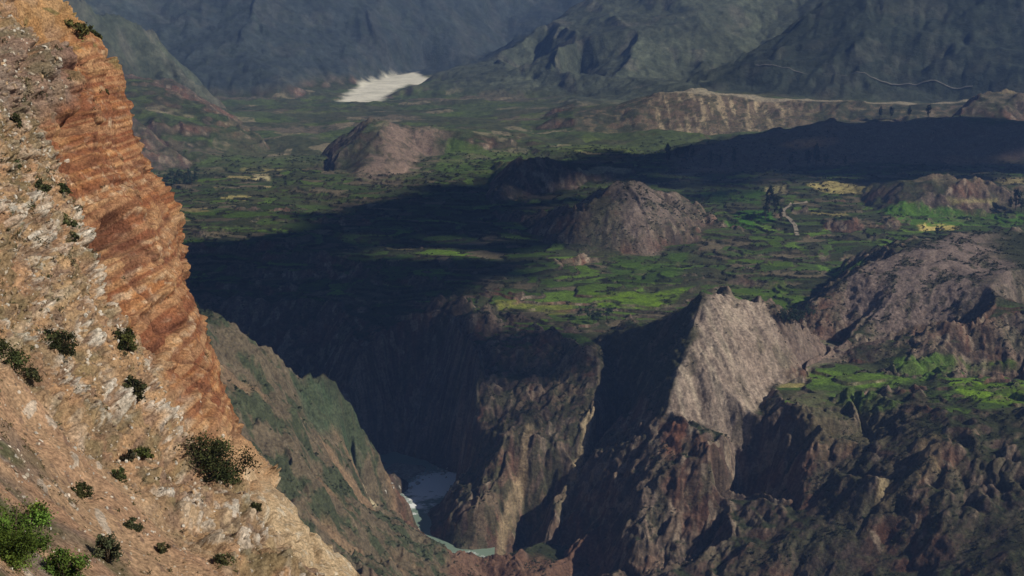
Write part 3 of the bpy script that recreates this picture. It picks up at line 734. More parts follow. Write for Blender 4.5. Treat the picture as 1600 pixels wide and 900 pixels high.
disp = big * dsc * (.5 + .5 * wall) + wall * (strata + crk * 1.5 + med * .8 + wblk) + rub * (blk * dsc ** .5 * (.7 + 1.1 * ss(-.2, .4, sel_)) + med * 1.3 + lump * 1.6 + strata * .9 + rn * .6) + scree * (med * .3 + rn * .35 + lump * .4 + blk * .12) * dsc ** .5 + gr * dsc
fade = ss(.0, .22, np.abs(SS_ - 1)) * .6 + .4
disp = disp * np.where(SS_ > 1, 1.0, fade)
CX2 = CX + NN[..., 0] * disp; CY2 = CY + NN[..., 1] * disp; CZ2 = CZ + NN[..., 2] * disp
# colours of the rock itself
T = np.zeros(CX.shape + (3,), np.float32)
def cmix(m, col):
    global T
    m = np.clip(np.asarray(m), 0, 1)[..., None]; T = T * (1 - m) + np.asarray(col, np.float32) * m
sA = n3(CX / 50, CY / 70, (h_ + .4 * n3(CX / 8, CY / 12, CZ / 6, 8)) / 1.1, 41); sB = n3(CX / 9, CY / 9, CZ / 9, 42); sC = n3(CX / 3, CY / 3, CZ / 3, 43); sD = n3(CX / .8, CY / .8, CZ / .8, 44)
T[...] = (.43, .19, .078)
cmix(ss(.1, .5, sA) * .6, (.56, .32, .145)); cmix(ss(.0, .4, -sA) * .8, (.27, .095, .048)); cmix(ss(.0, .45, sB) * .65, (.33, .135, .072)); cmix(ss(.1, .4, n3(CX / 2, CY / 2, CZ / 9, 49)) * .6, (.23, .09, .05))
cmix(ss(.15, .5, sC) * .45, (.60, .36, .17)); cmix(ss(.2, .5, sD * .7 + sA * .6) * .6, (.74, .58, .40))
cmix(ss(-.1, .35, n3(CX / 1.3, CY / 1.3, CZ / 10, 50)) * ss(700, 600, VV) * .45, (.24, .095, .05))
cmix(ss(.62, .8, wr) * .35, (.60, .38, .20)); cmix(ss(.3, .15, wr) * .45, (.27, .11, .06)); cmix(ss(.07, .02, w2 - w1) * .5, (.17, .08, .05))
cmix(ss(.05, .3, lay) * .6, (.25, .10, .055)); cmix(ss(.05, .3, -lay) * .4, (.58, .36, .19)); cmix(ss(-.15, -.4, crk) * .6, (.16, .07, .045))
cmix(ss(600, 740, VV + 60 * sB) * .75, (.58, .38, .21)); cmix(ss(720, 800, VV + 60 * sC) * .8, (.62, .47, .29)); cmix(ss(700, 780, VV) * ss(.2, .6, sD) * .6, (.78, .70, .55)); cmix(ss(700, 780, VV) * ss(.2, .6, sC) * .5, (.30, .20, .13))
cmix(ss(110, 30, wv) * ss(260, 160, VV) * ss(-.4, .3, sB) * .75, (.27, .16, .125))
rubc = rub + scree
Tr = T.copy()
cmix(rub, (.52, .355, .20)); 
cmix(rub * ss(-.5, .0, sB - .3 * sC) * .55, (.50, .29, .155)); cmix(rub * ss(.2, .6, sA) * .6, (.62, .50, .36)); cmix(rub * ss(.1, .5, -sA) * .6, (.30, .20, .135))
cmix(rub * ss(.6, .8, er) * .85 * ss(-.2, .3, sel_), (.76, .69, .58)); cmix(rub * (fr_ > .8) * .6 * ss(-.2, .3, sel_), (.80, .74, .64)); cmix(rub * ss(.35, .1, er) * .7, (.27, .18, .13)); cmix(rub * ss(.25, .05, fr_) * .6, (.20, .14, .11))
cmix(rub * ss(0, .5, sB) * .5, (.52, .30, .17)); cmix(rub * ss(.1, .5, sC + .5 * sB) * .4, (.24, .20, .11))
cmix(scree, (.54, .35, .21)); cmix(scree * ss(.0, .5, rn) * .5, (.50, .27, .17)); cmix(scree * (fr_ > .9) * .6, (.25, .16, .12)); cmix(scree * (er > .9) * .7, (.72, .62, .50))
lowl = scree * ss(40, -60, wv - tab(VV, [(430, -900), (600, -60), (700, 60), (800, 130), (900, 210), (1300, 500)]))
cmix(lowl * ss(-.5, .2, sC) * .8, (.24, .18, .14)); cmix(lowl * ss(.1, .5, sC + sB) * .8, (.13, .14, .06))
cmix(ss(122, 90, wv) * ss(230, 150, VV + 40 * sB) * ss(30, 70, VV + 30 * sB) * .75, (.24, .165, .135)); cmix(ss(122, 90, wv) * ss(230, 150, VV) * ss(.0, .4, sC) * .6, (.36, .28, .22)); cmix(ss(85, 30, VV + 30 * sC) * ss(35, 60, wv) * .7, (.50, .29, .12))
# thin green-grey growth in hollows
cmix(rub * ss(.12, .4, n3(CX / 2.2, CY / 2.2, CZ / 2.2, 47) + .5 * sB) * .45, (.16, .16, .08)); cmix(wall * ss(.3, .5, n3(CX / 3, CY / 3, CZ / 3, 48)) * ss(200, 60, VV) * .8, (.20, .17, .07))
T = np.clip(T, .01, .8)
M_cl = attr_mat('banded_rock', ((.8, .25), (4.0, .55)), 1.0, .5, 3.0)
mesh_from('cliff', np.stack([CX2, CY2, CZ2], -1).reshape(-1, 3), grid_faces(*CX.shape).reshape(-1, 4), M_cl, T.reshape(-1, 3), True, 'structure')
def cliff_pt(u, v):
    i = np.argmin(np.where(SS_ <= 1, (CU - u) ** 2 + (CV - v) ** 2, 1e9)); i = np.unravel_index(i, CU.shape)
    return Vector((float(CX2[i]), float(CY2[i]), float(CZ2[i]))), Vector([float(q) for q in NN[i]]), float(dist[i])


# ------------------------------------------------------------------ plants, trees, stones
M_leaf = attr_mat('leaf_green', ((1.0, .25),), .2, .1, 3.0)
M_bark = plain('bark_brown', (.10, .075, .05), .35, 3)
M_stone = plain('pale_stone', (.52, .45, .36), .35, 1.2)
M_riverstone = plain('river_stone', (.42, .40, .35), .35, .6)
def link_empty(name, loc, label, cat, group=None, rot=None, parent=None):
    o = bpy.data.objects.new(name, None); COL.objects.link(o); o.location = loc; o.empty_display_size = .2
    if rot is not None: o.rotation_euler = rot
    if label: o['label'] = label; o['category'] = cat
    if group: o['group'] = group
    return o
def leaf_geo(rng, n, rx, ry, rz, leaf, nclump, col, cz=None, hollow=.5, colvar=.35):
    """leaf-sized quads gathered in clumps through an ellipsoid volume standing on z = 0"""
    d = rng.normal(size=(nclump, 3)); d /= np.linalg.norm(d, axis=1)[:, None]
    c = d * (rng.uniform(hollow, 1, (nclump, 1)) ** .6)
    c = c * np.array([rx, ry, rz]) * .8; c[:, 2] += (rz if cz is None else cz)
    c[:, 2] = np.maximum(c[:, 2], rz * .12)
    k = rng.integers(0, nclump, n)
    cs = rng.uniform(.14, .34, nclump)[k][:, None] * np.array([rx, ry, (rx + rz) / 2])
    p = c[k] + rng.normal(size=(n, 3)) * cs * .5
    a = rng.normal(size=(n, 3)); a /= np.linalg.norm(a, axis=1)[:, None]
    b = rng.normal(size=(n, 3)); b -= (a * b).sum(1)[:, None] * a; b /= np.linalg.norm(b, axis=1)[:, None]
    L_ = leaf * rng.uniform(.6, 1.3, (n, 1))
    V = np.stack([p - a * L_ * .5, p + b * L_ * .32, p + a * L_ * .5, p - b * L_ * .32], 1).reshape(-1, 3)
    Fq = np.arange(4 * n).reshape(n, 4)
    br = (1 + colvar * rng.normal(size=(nclump,)))[k] * rng.uniform(.75, 1.25, n)
    hue = rng.uniform(-.15, .15, nclump)[k]
    T_ = np.array(col)[None] * np.clip(br, .4, 2)[:, None]; T_[:, 0] *= 1 + hue
    return V, Fq, np.repeat(np.clip(T_, .003, .8), 4, 0)
def tube_geo(paths, sides=5):
    """paths: list of [(x,y,z,r), ...]"""
    Vs, Fs, o = [], [], 0
    for pth in paths:
        n = len(pth)
        for x, y, z, r in pth:
            for k in range(sides):
                an = 2 * math.pi * k / sides
                Vs.append((x + r * math.cos(an), y + r * math.sin(an), z))
        for i in range(n - 1):
            for k in range(sides):
                k2 = (k + 1) % sides
                Fs.append((o + i * sides + k, o + i * sides + k2, o + (i + 1) * sides + k2, o + (i + 1) * sides + k))
        o += n * sides
    return Vs, Fs
def stems(rng, n, r, h, th):
    ps = []
    for i in range(n):
        a = rng.uniform(0, 6.28); q = rng.uniform(.2, .75)
        ps.append([(0.05 * r * math.cos(a), 0.05 * r * math.sin(a), -h * .15, th), (r * q * .4 * math.cos(a), r * q * .4 * math.sin(a), h * .35, th * .7), (r * q * math.cos(a), r * q * math.sin(a), h * rng.uniform(.7, .95), th * .25)])
    return ps
def copy_thing(o, loc, rz, sc, label, group):
    c = o.copy(); COL.objects.link(c); c.location = loc; c.rotation_euler = (0, 0, rz); c.scale = sc
    c['label'] = label
    if group: c['group'] = group
    elif 'group' in c: del c['group']
    for ch in list(o.children):
        d = ch.copy(); COL.objects.link(d); d.parent = c
    return c

# shrubs rooted on the near slope: bearing, size in picture terms turned into metres by their distance
CS = [
 (20, 545, 85, 62, (.040, .045, .016), 'wide dark olive shrub at the left border of the rubble slope'),
 (82, 556, 66, 46, (.038, .042, .016), 'flat dark shrub touching the wide olive shrub on the rubble slope'),
 (186, 548, 44, 52, (.055, .062, .018), 'round olive shrub alone in the middle of the pale rubble'),
 (220, 615, 46, 50, (.050, .052, .022), 'ragged shrub below the round olive shrub on the rubble'),
 (338, 738, 128, 74, (.040, .046, .016), 'largest dark shrub, leaning on the ochre rib above the bank'),
 (240, 698, 32, 24, (.075, .085, .025), 'small light green shrub left of the largest dark shrub'),
 (207, 712, 26, 28, (.055, .050, .028), 'small brownish shrub beside the small light green one'),
 (40, 872, 150, 120, (.085, .13, .022), 'big leafy bright green bush filling the bottom left corner'),
 (112, 896, 90, 62, (.075, .115, .022), 'low leafy green bush next to the big one in the corner'),
 (178, 880, 46, 66, (.070, .080, .040), 'grey green wispy bush right of the leafy corner bushes'),
 (190, 742, 26, 26, (.070, .085, .030), 'small green tuft of a shrub above the pink scree'),
 (138, 762, 34, 36, (.060, .065, .025), 'dull green shrub on the dark strip of scree'),
 (88, 362, 36, 28, (.085, .085, .035), 'yellowish shrub on the upper rubble near the ledge stones'),
 (64, 298, 26, 22, (.055, .060, .025), 'small shrub high on the pale rubble'),
 (84, 310, 22, 18, (.045, .055, .020), 'smaller dark shrub beside the one high on the rubble'),
 (4, 205, 20, 26, (.045, .048, .020), 'dark shrub hugging the left border under the grey crag'),
 (150, 50, 26, 20, (.055, .060, .022), 'dark shrub perched on the very top edge of the orange cliff'),
 (118, 52, 40, 20, (.075, .075, .025), 'low olive shrub behind the cliff top edge'),
 (180, 140, 30, 20, (.055, .055, .022), 'shrub growing on a ledge near the cliff top'),
 (212, 815, 30, 20, (.070, .075, .035), 'flat grey green shrub low on the pink scree'),
 (60, 580, 34, 22, (.050, .050, .022), 'small dark shrub under the two joined shrubs'),
 (258, 850, 26, 22, (.065, .065, .030), 'small shrub at the foot of the pink scree'),
 (22, 262, 24, 20, (.065, .065, .028), 'small dusty shrub below the grey crag'),
 (120, 372, 18, 16, (.060, .060, .025), 'tiny shrub right of the yellowish shrub'),
 (395, 800, 24, 18, (.060, .065, .028), 'tiny shrub on the pale blocks near the ochre rib'),
 (345, 885, 40, 30, (.070, .075, .030), 'shrub on the lowest pale rubble by the bottom border'),
]
for i, (u, v, wp, hp, col, lab) in enumerate(CS):
    rng = np.random.default_rng(300 + i)
    p, n, dd = cliff_pt(u, v); wm = wp * dd / F; hm = hp * dd / F
    e = link_empty('shrub', p - n * hm * .15, lab, 'shrub', 'shrubs rooted on the near slope')
    if i not in (7, 8, 9): e.rotation_euler = (0, math.radians(rng.uniform(18, 36)), 0); hm *= .78; wm *= 1.12
    leaf = max(.05, .0021 * dd)
    nl = int(np.clip(15 * wm * hm / leaf ** 2, 900, 15000))
    V, Fq, Tn = leaf_geo(rng, nl, wm * .55, wm * .5, hm * .56, leaf, int(8 + wp * .22), col, hollow=.1, colvar=.5)
    V[:, 2] += .0; mesh_from('foliage', V, Fq, M_leaf, Tn, False, parent=e)
    Vs, Fs = tube_geo(stems(rng, 7, wm * .4, hm, hm * .035)); mesh_from('stem', Vs, Fs, M_bark, None, True, parent=e)

# tall valley trees
def tree_proto(k, h, w, cr, col, name='eucalyptus_tree'):
    rng = np.random.default_rng(400 + k)
    e = link_empty(name, (0, 0, -3000), 'tree', 'tree')
    ps = [[(0, 0, -h * .05, h * .022), (rng.normal() * .01 * h, 0, h * .35, h * .015), (rng.normal() * .02 * h, rng.normal() * .02 * h, h * .9, h * .004)]]
    for q in range(7):
        a = rng.uniform(0, 6.28); z0 = h * rng.uniform(.25, .7)
        ps.append([(0, 0, z0, h * .007), (w * .2 * math.cos(a), w * .2 * math.sin(a), z0 + h * .1, h * .005), (w * .42 * math.cos(a), w * .42 * math.sin(a), z0 + h * .2, h * .002)])
    Vs, Fs = tube_geo(ps); mesh_from('trunk', Vs, Fs, M_bark, None, True, parent=e)
    V, Fq, Tn = leaf_geo(rng, 1300, w * .5, w * .5, h * .5 * cr, h * .045, 26, col, cz=h * (1 - cr * .5), hollow=.1)
    mesh_from('crown', V, Fq, M_leaf, Tn, False, parent=e)
    return e
tp = [tree_proto(0, 1, .32, .85, (.030, .040, .022)), tree_proto(1, 1, .42, .75, (.028, .038, .018)), tree_proto(2, 1, .26, .9, (.026, .036, .022)), tree_proto(3, 1, .75, .85, (.030, .048, .030), 'broad_tree')]
TR = [
 (1043, 256, 30, 0, 'tall slim tree at the left end of the ridge tree line', None), (1058, 254, 20, 1, 'shorter tree just right of the slim tree at the ridge end', None),
 (1072, 254, 24, 0, 'pointed tree third along the ridge tree line', None), (1082, 253, 18, 1, 'small tree fourth along the ridge tree line', None),
 (1110, 258, 20, 1, 'bushy tree on the shaded slope under the ridge', None), (1126, 262, 18, 0, 'small tree lower on the shaded slope', None), (1146, 262, 26, 2, 'slim tall tree in the middle of the shaded slope', None),
 (1235, 264, 20, 1, 'low tree left of the tall pair on the shaded flat', None), (1262, 262, 26, 0, 'left tree of the tall pair on the shaded flat', None), (1274, 264, 34, 2, 'right and tallest tree of the pair on the shaded flat', None), (1290, 262, 18, 1, 'short tree right of the tall pair on the shaded flat', None),
 (1201, 332, 38, 2, 'tall slim tree beside the head of the pale dirt track', None), (1211, 338, 32, 0, 'second tree beside the head of the pale dirt track', None), (1196, 343, 22, 1, 'low bushy tree left of the two track side trees', None), (1219, 345, 18, 1, 'low tree between the track side trees and the track', None),
 (1587, 328, 30, 0, 'dark tree near the right border beyond the big hill', None), (1577, 332, 20, 1, 'short tree left of the dark tree near the right border', None), (1596, 332, 18, 1, 'short tree at the right border', None),
 (1375, 186, 16, 1, 'small tree left on the mesa edge', None), (1392, 186, 18, 0, 'second small tree on the mesa edge', None), (1420, 186, 16, 1, 'third small tree on the mesa edge', None), (1450, 186, 18, 1, 'small tree right on the mesa edge', None),
 (1320, 262, 14, 1, 'lone short tree on the dark flat below the brown hill', None), (1463, 372, 16, 1, 'small tree on the crest of the big pinkish hill', None),
]
for q, (u, v) in enumerate([(262, 286), (268, 280), (275, 288), (281, 282), (288, 288), (294, 283), (300, 289), (307, 286), (272, 292), (290, 293)]):
    TR.append((u, v, 17 + (q * 7) % 6, 3, 'dark blue green tree in the small grove beside the orange cliff', 'trees of the small dark grove'))
for q, (u, v) in enumerate([(1222, 505), (1236, 502), (1250, 506), (1265, 503), (1243, 510), (1230, 512)]):
    TR.append((u, v, 26 + (q * 5) % 9, 3, 'bushy dark tree in the clump right of the pale pyramid hill', 'trees of the clump by the pyramid hill'))
for q, (u, v) in enumerate([(905, 498), (920, 500), (936, 502), (948, 500), (928, 506)]):
    TR.append((u, v, 22 + (q * 5) % 9, 3, 'bushy dark tree in the clump on the canyon rim', 'trees of the clump on the rim'))
for i, (u, v, hp, k, lab, grp) in enumerate(TR):
    x, y, z = ground(u, v); h = (1.0 if grp else 1.3) * hp * math.sqrt(x * x + y * y + z * z) / F
    copy_thing(tp[k], (x, y, z - h * .03), i * 1.7, (h, h, h), lab, grp)
for e in tp:
    for ch in list(e.children): bpy.data.objects.remove(ch)
    bpy.data.objects.remove(e)

# valley shrubs
shp = []
for k in range(6):
    rng = np.random.default_rng(500 + k)
    V, Fq, Tn = leaf_geo(rng, 130, .5, .5, .36, .24, 7, [(.032, .040, .016), (.045, .055, .02), (.026, .032, .014), (.055, .052, .026), (.035, .05, .016), (.04, .042, .02)][k], hollow=.2)
    o = mesh_from('valley_shrub', V, Fq, M_leaf, Tn, False); o['category'] = 'shrub'; shp.append(o)
rng = np.random.default_rng(77)
zones = [
 (FEAT['hill_e'], 60, 'small dark shrub dotting the big pinkish hill on the right', 'shrubs dotting the big pinkish hill', 2.6),
 (FEAT['hill_fl'], 18, 'low dark shrub on the shaded flank of the pale pyramid hill', 'shrubs on the flank of the pyramid hill', 2.4),
 (terr_m * (R2 < 1300) * riser, 80, 'dark shrub growing along a field bank on the plateau', 'shrubs along the field banks', 3.4),
 (FEAT['bank'] * (R2 > 800), 60, 'shrub on the sloping canyon bank below the orange cliff', 'shrubs on the canyon bank', 3.0),
 ((wallm & (R2 < 1150) & (slp < 1.3)) * 1.0, 70, 'shrub clinging to the rocky canyon spurs above the river', 'shrubs on the canyon spurs', 2.8),
]
infr = (np.abs(X / (Y * CP - Z * SP)) < 830 / F) & (np.abs((Y * SP + Z * CP) / (Y * CP - Z * SP)) < 460 / F)
area = (R2 * np.gradient(RR)[:, None]).astype(float)
used_p = [False] * 6
for msk_, n_, lab, grp, size in zones:
    wgt = (np.clip(msk_ - .3, 0, 1) * infr * area * ss(-.2, .4, nB)).ravel(); wgt /= wgt.sum()
    for j in rng.choice(len(wgt), n_, replace=False, p=wgt):
        k = int(rng.integers(0, 6)); sc = size * rng.uniform(.55, 1.35)
        loc = (X.flat[j], Y.flat[j], Z.flat[j] - .1 * sc)
        if not used_p[k]:
            used_p[k] = True; o = shp[k]; o.location = loc; o.scale = (sc, sc, sc); o['label'] = lab; o['group'] = grp
        else: o = copy_thing(shp[k], loc, rng.uniform(0, 6.28), (sc * rng.uniform(.8, 1.3), sc, sc * rng.uniform(.8, 1.1)), lab, grp)
# uncountable low scrub
def scrub(name, wgt, n, s0, s1, cols, seed, nq=9):
    rng = np.random.default_rng(seed); wgt = wgt.ravel().astype(float); wgt /= wgt.sum()
    j = rng.choice(len(wgt), n, p=wgt)
    c = np.stack([X.flat[j], Y.flat[j], Z.flat[j]], -1)
    sz = rng.uniform(s0, s1, n) * (1 + (R2.flat[j] - 1000) / 1600)
    c = np.repeat(c, nq, 0); szr = np.repeat(sz, nq)[:, None]; m = n * nq
    p = c + rng.normal(size=(m, 3)) * szr * np.array([.34, .34, .16]) + np.array([0, 0, .3]) * szr
    a = rng.normal(size=(m, 3)); a /= np.linalg.norm(a, axis=1)[:, None]
    b = np.cross(a, rng.normal(size=(m, 3))); b /= np.linalg.norm(b, axis=1)[:, None]
    V = np.stack([p - a * szr * .35, p + b * szr * .25, p + a * szr * .35, p - b * szr * .25], 1).reshape(-1, 3)
    cc = np.array(cols)[rng.integers(0, len(cols), n)] * rng.uniform(.7, 1.3, (n, 1))
    o = mesh_from(name, V, np.arange(4 * m).reshape(m, 4), M_leaf, np.repeat(np.repeat(cc, nq, 0), 4, 0), False, 'stuff')
gcols = [(.030, .036, .016), (.040, .048, .02), (.024, .028, .013), (.05, .048, .026)]
scrub('undergrowth', infr * area * terr_m * (.03 + riser) * ss(-.5, .3, nB + .5 * nC), 11000, .7, 2.0, gcols, 81)
scrub('undergrowth', infr * area * (1 - terr_m) * (R2 < 1600) * (1 - ss(1.3, 1.8, slp)) * (1 - .93 * FEAT['hill_f']) * ss(-.1, .5, nB + .5 * nC) * (Z > -517), 14000, .7, 1.8, gcols, 82)

# stones
def rock_mesh(seed, mat, name):
    rng = np.random.default_rng(seed)
    me = bpy.data.meshes.new(name)
    import bmesh
    bm = bmesh.new(); bmesh.ops.create_icosphere(bm, subdivisions=2, radius=.5)
    cut = [(rng.normal(size=3), rng.uniform(.24, .4)) for _ in range(9)]
    for v in bm.verts:
        p = np.array(v.co)
        for n_, d_ in cut:
            n_ = n_ / np.linalg.norm(n_); q = p @ n_
            if q > d_: p = p - n_ * (q - d_)
        v.co = p * np.array([1.15, .9, .7]) + rng.normal(size=3) * .012
    bm.to_mesh(me); bm.free(); me.materials.append(mat)
    return me
rm = [rock_mesh(600 + k, M_stone, 'boulder') for k in range(4)]; rv = [rock_mesh(620 + k, M_riverstone, 'boulder') for k in range(3)]
rng = np.random.default_rng(99)
def boulder(me, loc, sc, lab, grp):
    o = bpy.data.objects.new('boulder', me); COL.objects.link(o); o.location = loc
    o.rotation_euler = tuple(rng.uniform(0, 6.28, 3)); o.scale = (sc, sc * rng.uniform(.7, 1), sc * rng.uniform(.6, 1))
    o['label'] = lab; o['category'] = 'boulder'; o['group'] = grp
nb = 0
while nb < 90:
    u = rng.uniform(0, 500); v = rng.uniform(120, 900)
    b_ = tab(v, BND)
    if u > b_ + 40 or u > tab(v, SIL) - 30: continue
    p, n, dd = cliff_pt(u, v); sc = rng.uniform(5, 15) * dd / F
    boulder(rm[nb % 4], p - n * sc * .1, sc, 'pale angular stone resting on the rubble slope beside the orange cliff', 'pale stones on the rubble slope'); nb += 1
for k in range(34):
    u = rng.uniform(600, 702); v = rng.uniform(736, 775)
    p = ground(u, v); sc = rng.uniform(2.0, 5.5)
    boulder(rv[k % 3], (p[0], p[1], max(p[2], RZ) + .1 * sc), sc, 'grey white boulder in the rapids at the river bend', 'boulders in the rapids')
# loose small stones of the rubble slope, past counting
me = rm[0]; bv = np.array([v.co[:] for v in me.vertices]); bf = np.array([p.vertices[:] for p in me.polygons])
wg_ = (rub + .5 * scree) * (SS_ > 0) * (SS_ < 1) * (CV > -10) * (CV < 910) * dist ** 0.6; wg_ = wg_.ravel() / wg_.sum()
j = rng.choice(len(wg_), 9500, p=wg_)
P0 = np.stack([CX2.flat[j], CY2.flat[j], CZ2.flat[j]], -1); szs = (2.2 + 8 * rng.uniform(0, 1, len(j)) ** 2.5) * dist.flat[j] / F
Vs = np.empty((len(j), len(bv), 3), np.float32)
for q in range(len(j)):
    A_ = rng.normal(size=(3, 3)); Qm, _r = np.linalg.qr(A_)
    Vs[q] = (bv @ Qm) * szs[q] * rng.uniform(.6, 1.2, 3) + P0[q]
tn_ = np.array([(.62, .53, .41), (.42, .31, .21), (.72, .66, .56), (.30, .22, .16), (.52, .36, .22)])[rng.integers(0, 5, len(j))]
Fs = (bf[None] + (np.arange(len(j)) * len(bv))[:, None, None]).reshape(-1, 3)
mesh_from('rubble', Vs.reshape(-1, 3), Fs, M_cl, np.repeat(tn_, len(bv), 0), False, 'stuff')

# small dry tufts, past counting, dotted over the near slope
def tufts(name, n, seed):
    rng = np.random.default_rng(seed); wq = ((rub * .8 + scree + .06 * wall) * (SS_ > 0) * (SS_ < .98) * (CV > -10) * (CV < 915) * dist * ss(-.3, .3, n3(CX / 5, CY / 5, CZ / 5, 66))).ravel(); wq = wq / wq.sum()
    j = rng.choice(len(wq), n, p=wq); nq = 26
    c = np.stack([CX2.flat[j], CY2.flat[j], CZ2.flat[j]], -1); sz = (3.5 + 8 * rng.uniform(0, 1, n) ** 2) * dist.flat[j] / F
    c = np.repeat(c, nq, 0); q = np.repeat(sz, nq)[:, None]; m = n * nq
    p = c + rng.normal(size=(m, 3)) * q * np.array([.3, .3, .2]) + np.array([.05, -.1, .12]) * q
    a = rng.normal(size=(m, 3)) + np.array([0, 0, .6]); a /= np.linalg.norm(a, axis=1)[:, None]
    b = np.cross(a, rng.normal(size=(m, 3))); b /= np.linalg.norm(b, axis=1)[:, None]
    V = np.stack([p - a * q * .22, p + b * q * .09, p + a * q * .22, p - b * q * .09], 1).reshape(-1, 3)
    cc = np.array([(.075, .07, .035), (.05, .055, .022), (.10, .085, .045), (.06, .05, .03), (.16, .13, .07)])[rng.integers(0, 5, n)]
    mesh_from(name, V, np.arange(4 * m).reshape(m, 4), M_leaf, np.repeat(np.repeat(cc, nq, 0), 4, 0), False, 'stuff')
tufts('dry_grass', 1500, 88)

# tracks laid on the ground
def track(name, pts, wid, mat, lift=.35, sm=5):
    P_ = np.array([ground(*p)[:2] for p in pts]); 
    seg_ = np.hypot(*np.diff(P_, axis=0).T); t = np.concatenate([[0], np.cumsum(seg_)]); n = max(int(t[-1] / 4), 4)
    tt_ = np.linspace(0, t[-1], n); x = np.interp(tt_, t, P_[:, 0]); y = np.interp(tt_, t, P_[:, 1])
    k = np.ones(sm) / sm; h2 = sm // 2; x[h2:-h2] = np.convolve(x, k, 'valid'); y[h2:-h2] = np.convolve(y, k, 'valid')
    dx, dy = np.gradient(x), np.gradient(y); L_ = np.hypot(dx, dy); nx, ny = -dy / L_, dx / L_
    off = np.linspace(-.5, .5, 5) * wid
    xx = x[:, None] + nx[:, None] * off; yy = y[:, None] + ny[:, None] * off
    zz = H(xx, yy); zz = np.maximum(zz, zz.mean(1, keepdims=True)) + lift
    mesh_from(name, np.stack([xx, yy, zz], -1).reshape(-1, 3), grid_faces(*xx.shape).reshape(-1, 4), mat, None, True, 'structure')
m_track = plain('dirt_track', (.26, .22, .165), .3, .2); m_road = plain('road_surface', (.15, .145, .12), .2, .1)
track('path', [(1262, 317), (1235, 319), (1222, 330), (1234, 342), (1243, 352), (1246, 368)], 5.0, m_track)
track('road', [(1180, 103), (1240, 110), (1300, 119), (1370, 126), (1430, 131), (1520, 136)], 3.0, m_road, 1.0, 31)


# ------------------------------------------------------------------ clouds that shade parts of the valley
m_cloud, t_, b_c = newmat('cloud_white'); b_c.inputs['Base Color'].default_value = (.9, .9, .9, 1); b_c.inputs['Roughness'].default_value = 1
def cloud(foot, alt=2300.0, seed=0, thick=60.0, wob=38, rag=40.0, holes=None):
    P_ = [(p[0] + sd.x * (alt - p[2]) / sd.z, p[1] + sd.y * (alt - p[2]) / sd.z) for p in foot]
    A = np.array(P_); x0, y0 = A.min(0) - 60; x1, y1 = A.max(0) + 60
    st = 12.0
    x, y = np.meshgrid(np.arange(x0, x1, st), np.arange(y0, y1, st), indexing='ij')
    xw = x + fbm(x / 120, y / 120, 4, 200 + seed) * wob; yw = y + fbm(x / 120, y / 120, 4, 210 + seed) * wob
    ins = np.zeros(x.shape, bool); dm = np.full(x.shape, 1e9)
    for i in range(len(A)):
        ax, ay = A[i]; bx, by = A[(i + 1) % len(A)]
        ins ^= ((ay > yw) != (by > yw)) & (xw < (bx - ax) * (yw - ay) / (by - ay + 1e-12) + ax)
        t = np.clip(((xw - ax) * (bx - ax) + (yw - ay) * (by - ay)) / ((bx - ax) ** 2 + (by - ay) ** 2 + 1e-9), 0, 1)
        dm = np.minimum(dm, np.hypot(xw - ax - t * (bx - ax), yw - ay - t * (by - ay)))
    sdv = np.where(ins, dm, -dm)
    sdv = sdv + rag * (fbm(x / 70, y / 26, 4, 240 + seed, .6) - .1)
    if holes: sdv = np.where(y > holes[1], np.minimum(sdv, 260 * (fbm(x / 210, y / 60, 4, 250 + seed, .6) + holes[0])), sdv)
    k = np.sqrt(np.clip(sdv / 60, 0, 1))
    top = alt + thick * k * (1 + .5 * fbm(x / 60, y / 60, 4, 220 + seed)); bot = alt - 12 * k * (1 + .4 * fbm(x / 50, y / 50, 3, 230 + seed)) - .5
    Fq = grid_faces(*x.shape).reshape(-1, 4); keep = (sdv > 0).ravel()[Fq].any(1); Fq = Fq[keep]
    n = x.size
    V = np.concatenate([np.stack([x, y, top], -1).reshape(-1, 3), np.stack([x, y, bot], -1).reshape(-1, 3)])
    Fa = np.concatenate([Fq, Fq[:, ::-1] + n])
    used, inv = np.unique(Fa, return_inverse=True)
    return mesh_from('cloud', V[used], inv.reshape(Fa.shape), m_cloud, None, True, 'structure')
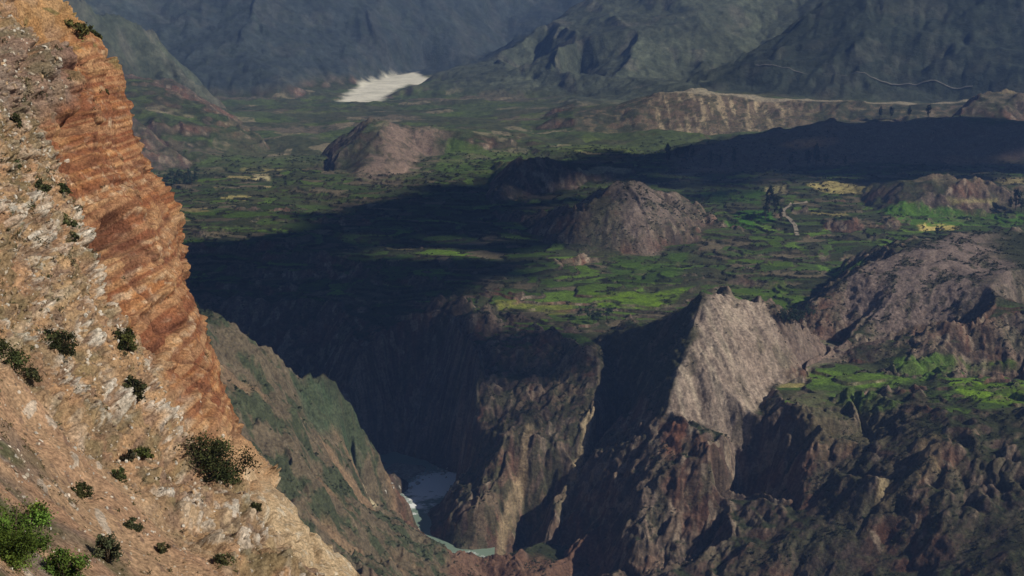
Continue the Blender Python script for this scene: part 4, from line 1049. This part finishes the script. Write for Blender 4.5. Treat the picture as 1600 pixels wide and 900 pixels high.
cloud([G(-500, 392, -378), G(290, 380, -378), G(400, 368, -378), G(480, 350, -378), G(560, 324, -378), G(640, 303, -376), G(770, 289, -374), D(850, 236, 1840), G(930, 240, -376), G(1000, 240, -374), G(1060, 262, -371), G(1110, 300, -370), G(1040, 285, -371),
       D(960, 285, 1600), D(900, 330, 1500), G(862, 384, -376), G(838, 402, -376), G(740, 455, -384), D(700, 480, 1228), D(760, 505, 1185), D(840, 535, 1155), D(900, 548, 1140), D(900, 570, 1108), D(840, 572, 1118), D(740, 585, 1135), D(715, 690, 1090), G(690, 735, -516), G(600, 720, -516), D(530, 600, 1060), U(300, 1040, -420), U(-300, 1040, -420)], seed=1, wob=18, rag=60, holes=(.22, 1340 + sd.y * 2680 / sd.z))  # unseen cloud, its outline stretched to shade the wall under the rim
cloud([G(1035, 255, -372), D(1120, 212, 2150), D(1200, 192, 2250), D(1300, 180, 2300), D(1560, 180, 2300), D(1900, 188, 2300), G(1900, 262, -368), G(1600, 270, -368), D(1530, 262, 1800), D(1430, 262, 1800), G(1330, 284, -368), G(1200, 284, -368), G(1130, 300, -370)], seed=2, rag=75, holes=(.30, 0))
cloud([G(740, 296, -373), D(790, 262, 1780), D(850, 236, 1850), D(940, 246, 1890), G(1000, 268, -369), G(900, 292, -371), G(820, 300, -372)], seed=6, rag=15, wob=12)  # extra cloud out of view, added only to keep hill B dark
# ------------------------------------------------------------------ air
mh = bpy.data.materials.new('air'); mh.use_nodes = True; tn = mh.node_tree
for n_ in list(tn.nodes):
    if n_.type == 'BSDF_PRINCIPLED': tn.nodes.remove(n_)
pv = tn.nodes.new('ShaderNodeVolumePrincipled'); pv.inputs['Density'].default_value = HAZE; pv.inputs['Color'].default_value = (.27, .47, 1.0, 1); pv.inputs['Anisotropy'].default_value = 0.0
tn.links.new(pv.outputs[0], tn.nodes['Material Output'].inputs['Volume'])
hx0, hx1, hy0, hy1, hz0, hz1 = -3600, 3600, -400, 5300, -600, 290
Vh = [(x, y, z) for z in (hz0, hz1) for y in (hy0, hy1) for x in (hx0, hx1)]
mesh_from('haze', Vh, [(0, 2, 3, 1), (4, 5, 7, 6), (0, 1, 5, 4), (2, 6, 7, 3), (0, 4, 6, 2), (1, 3, 7, 5)], mh, None, False, 'stuff')
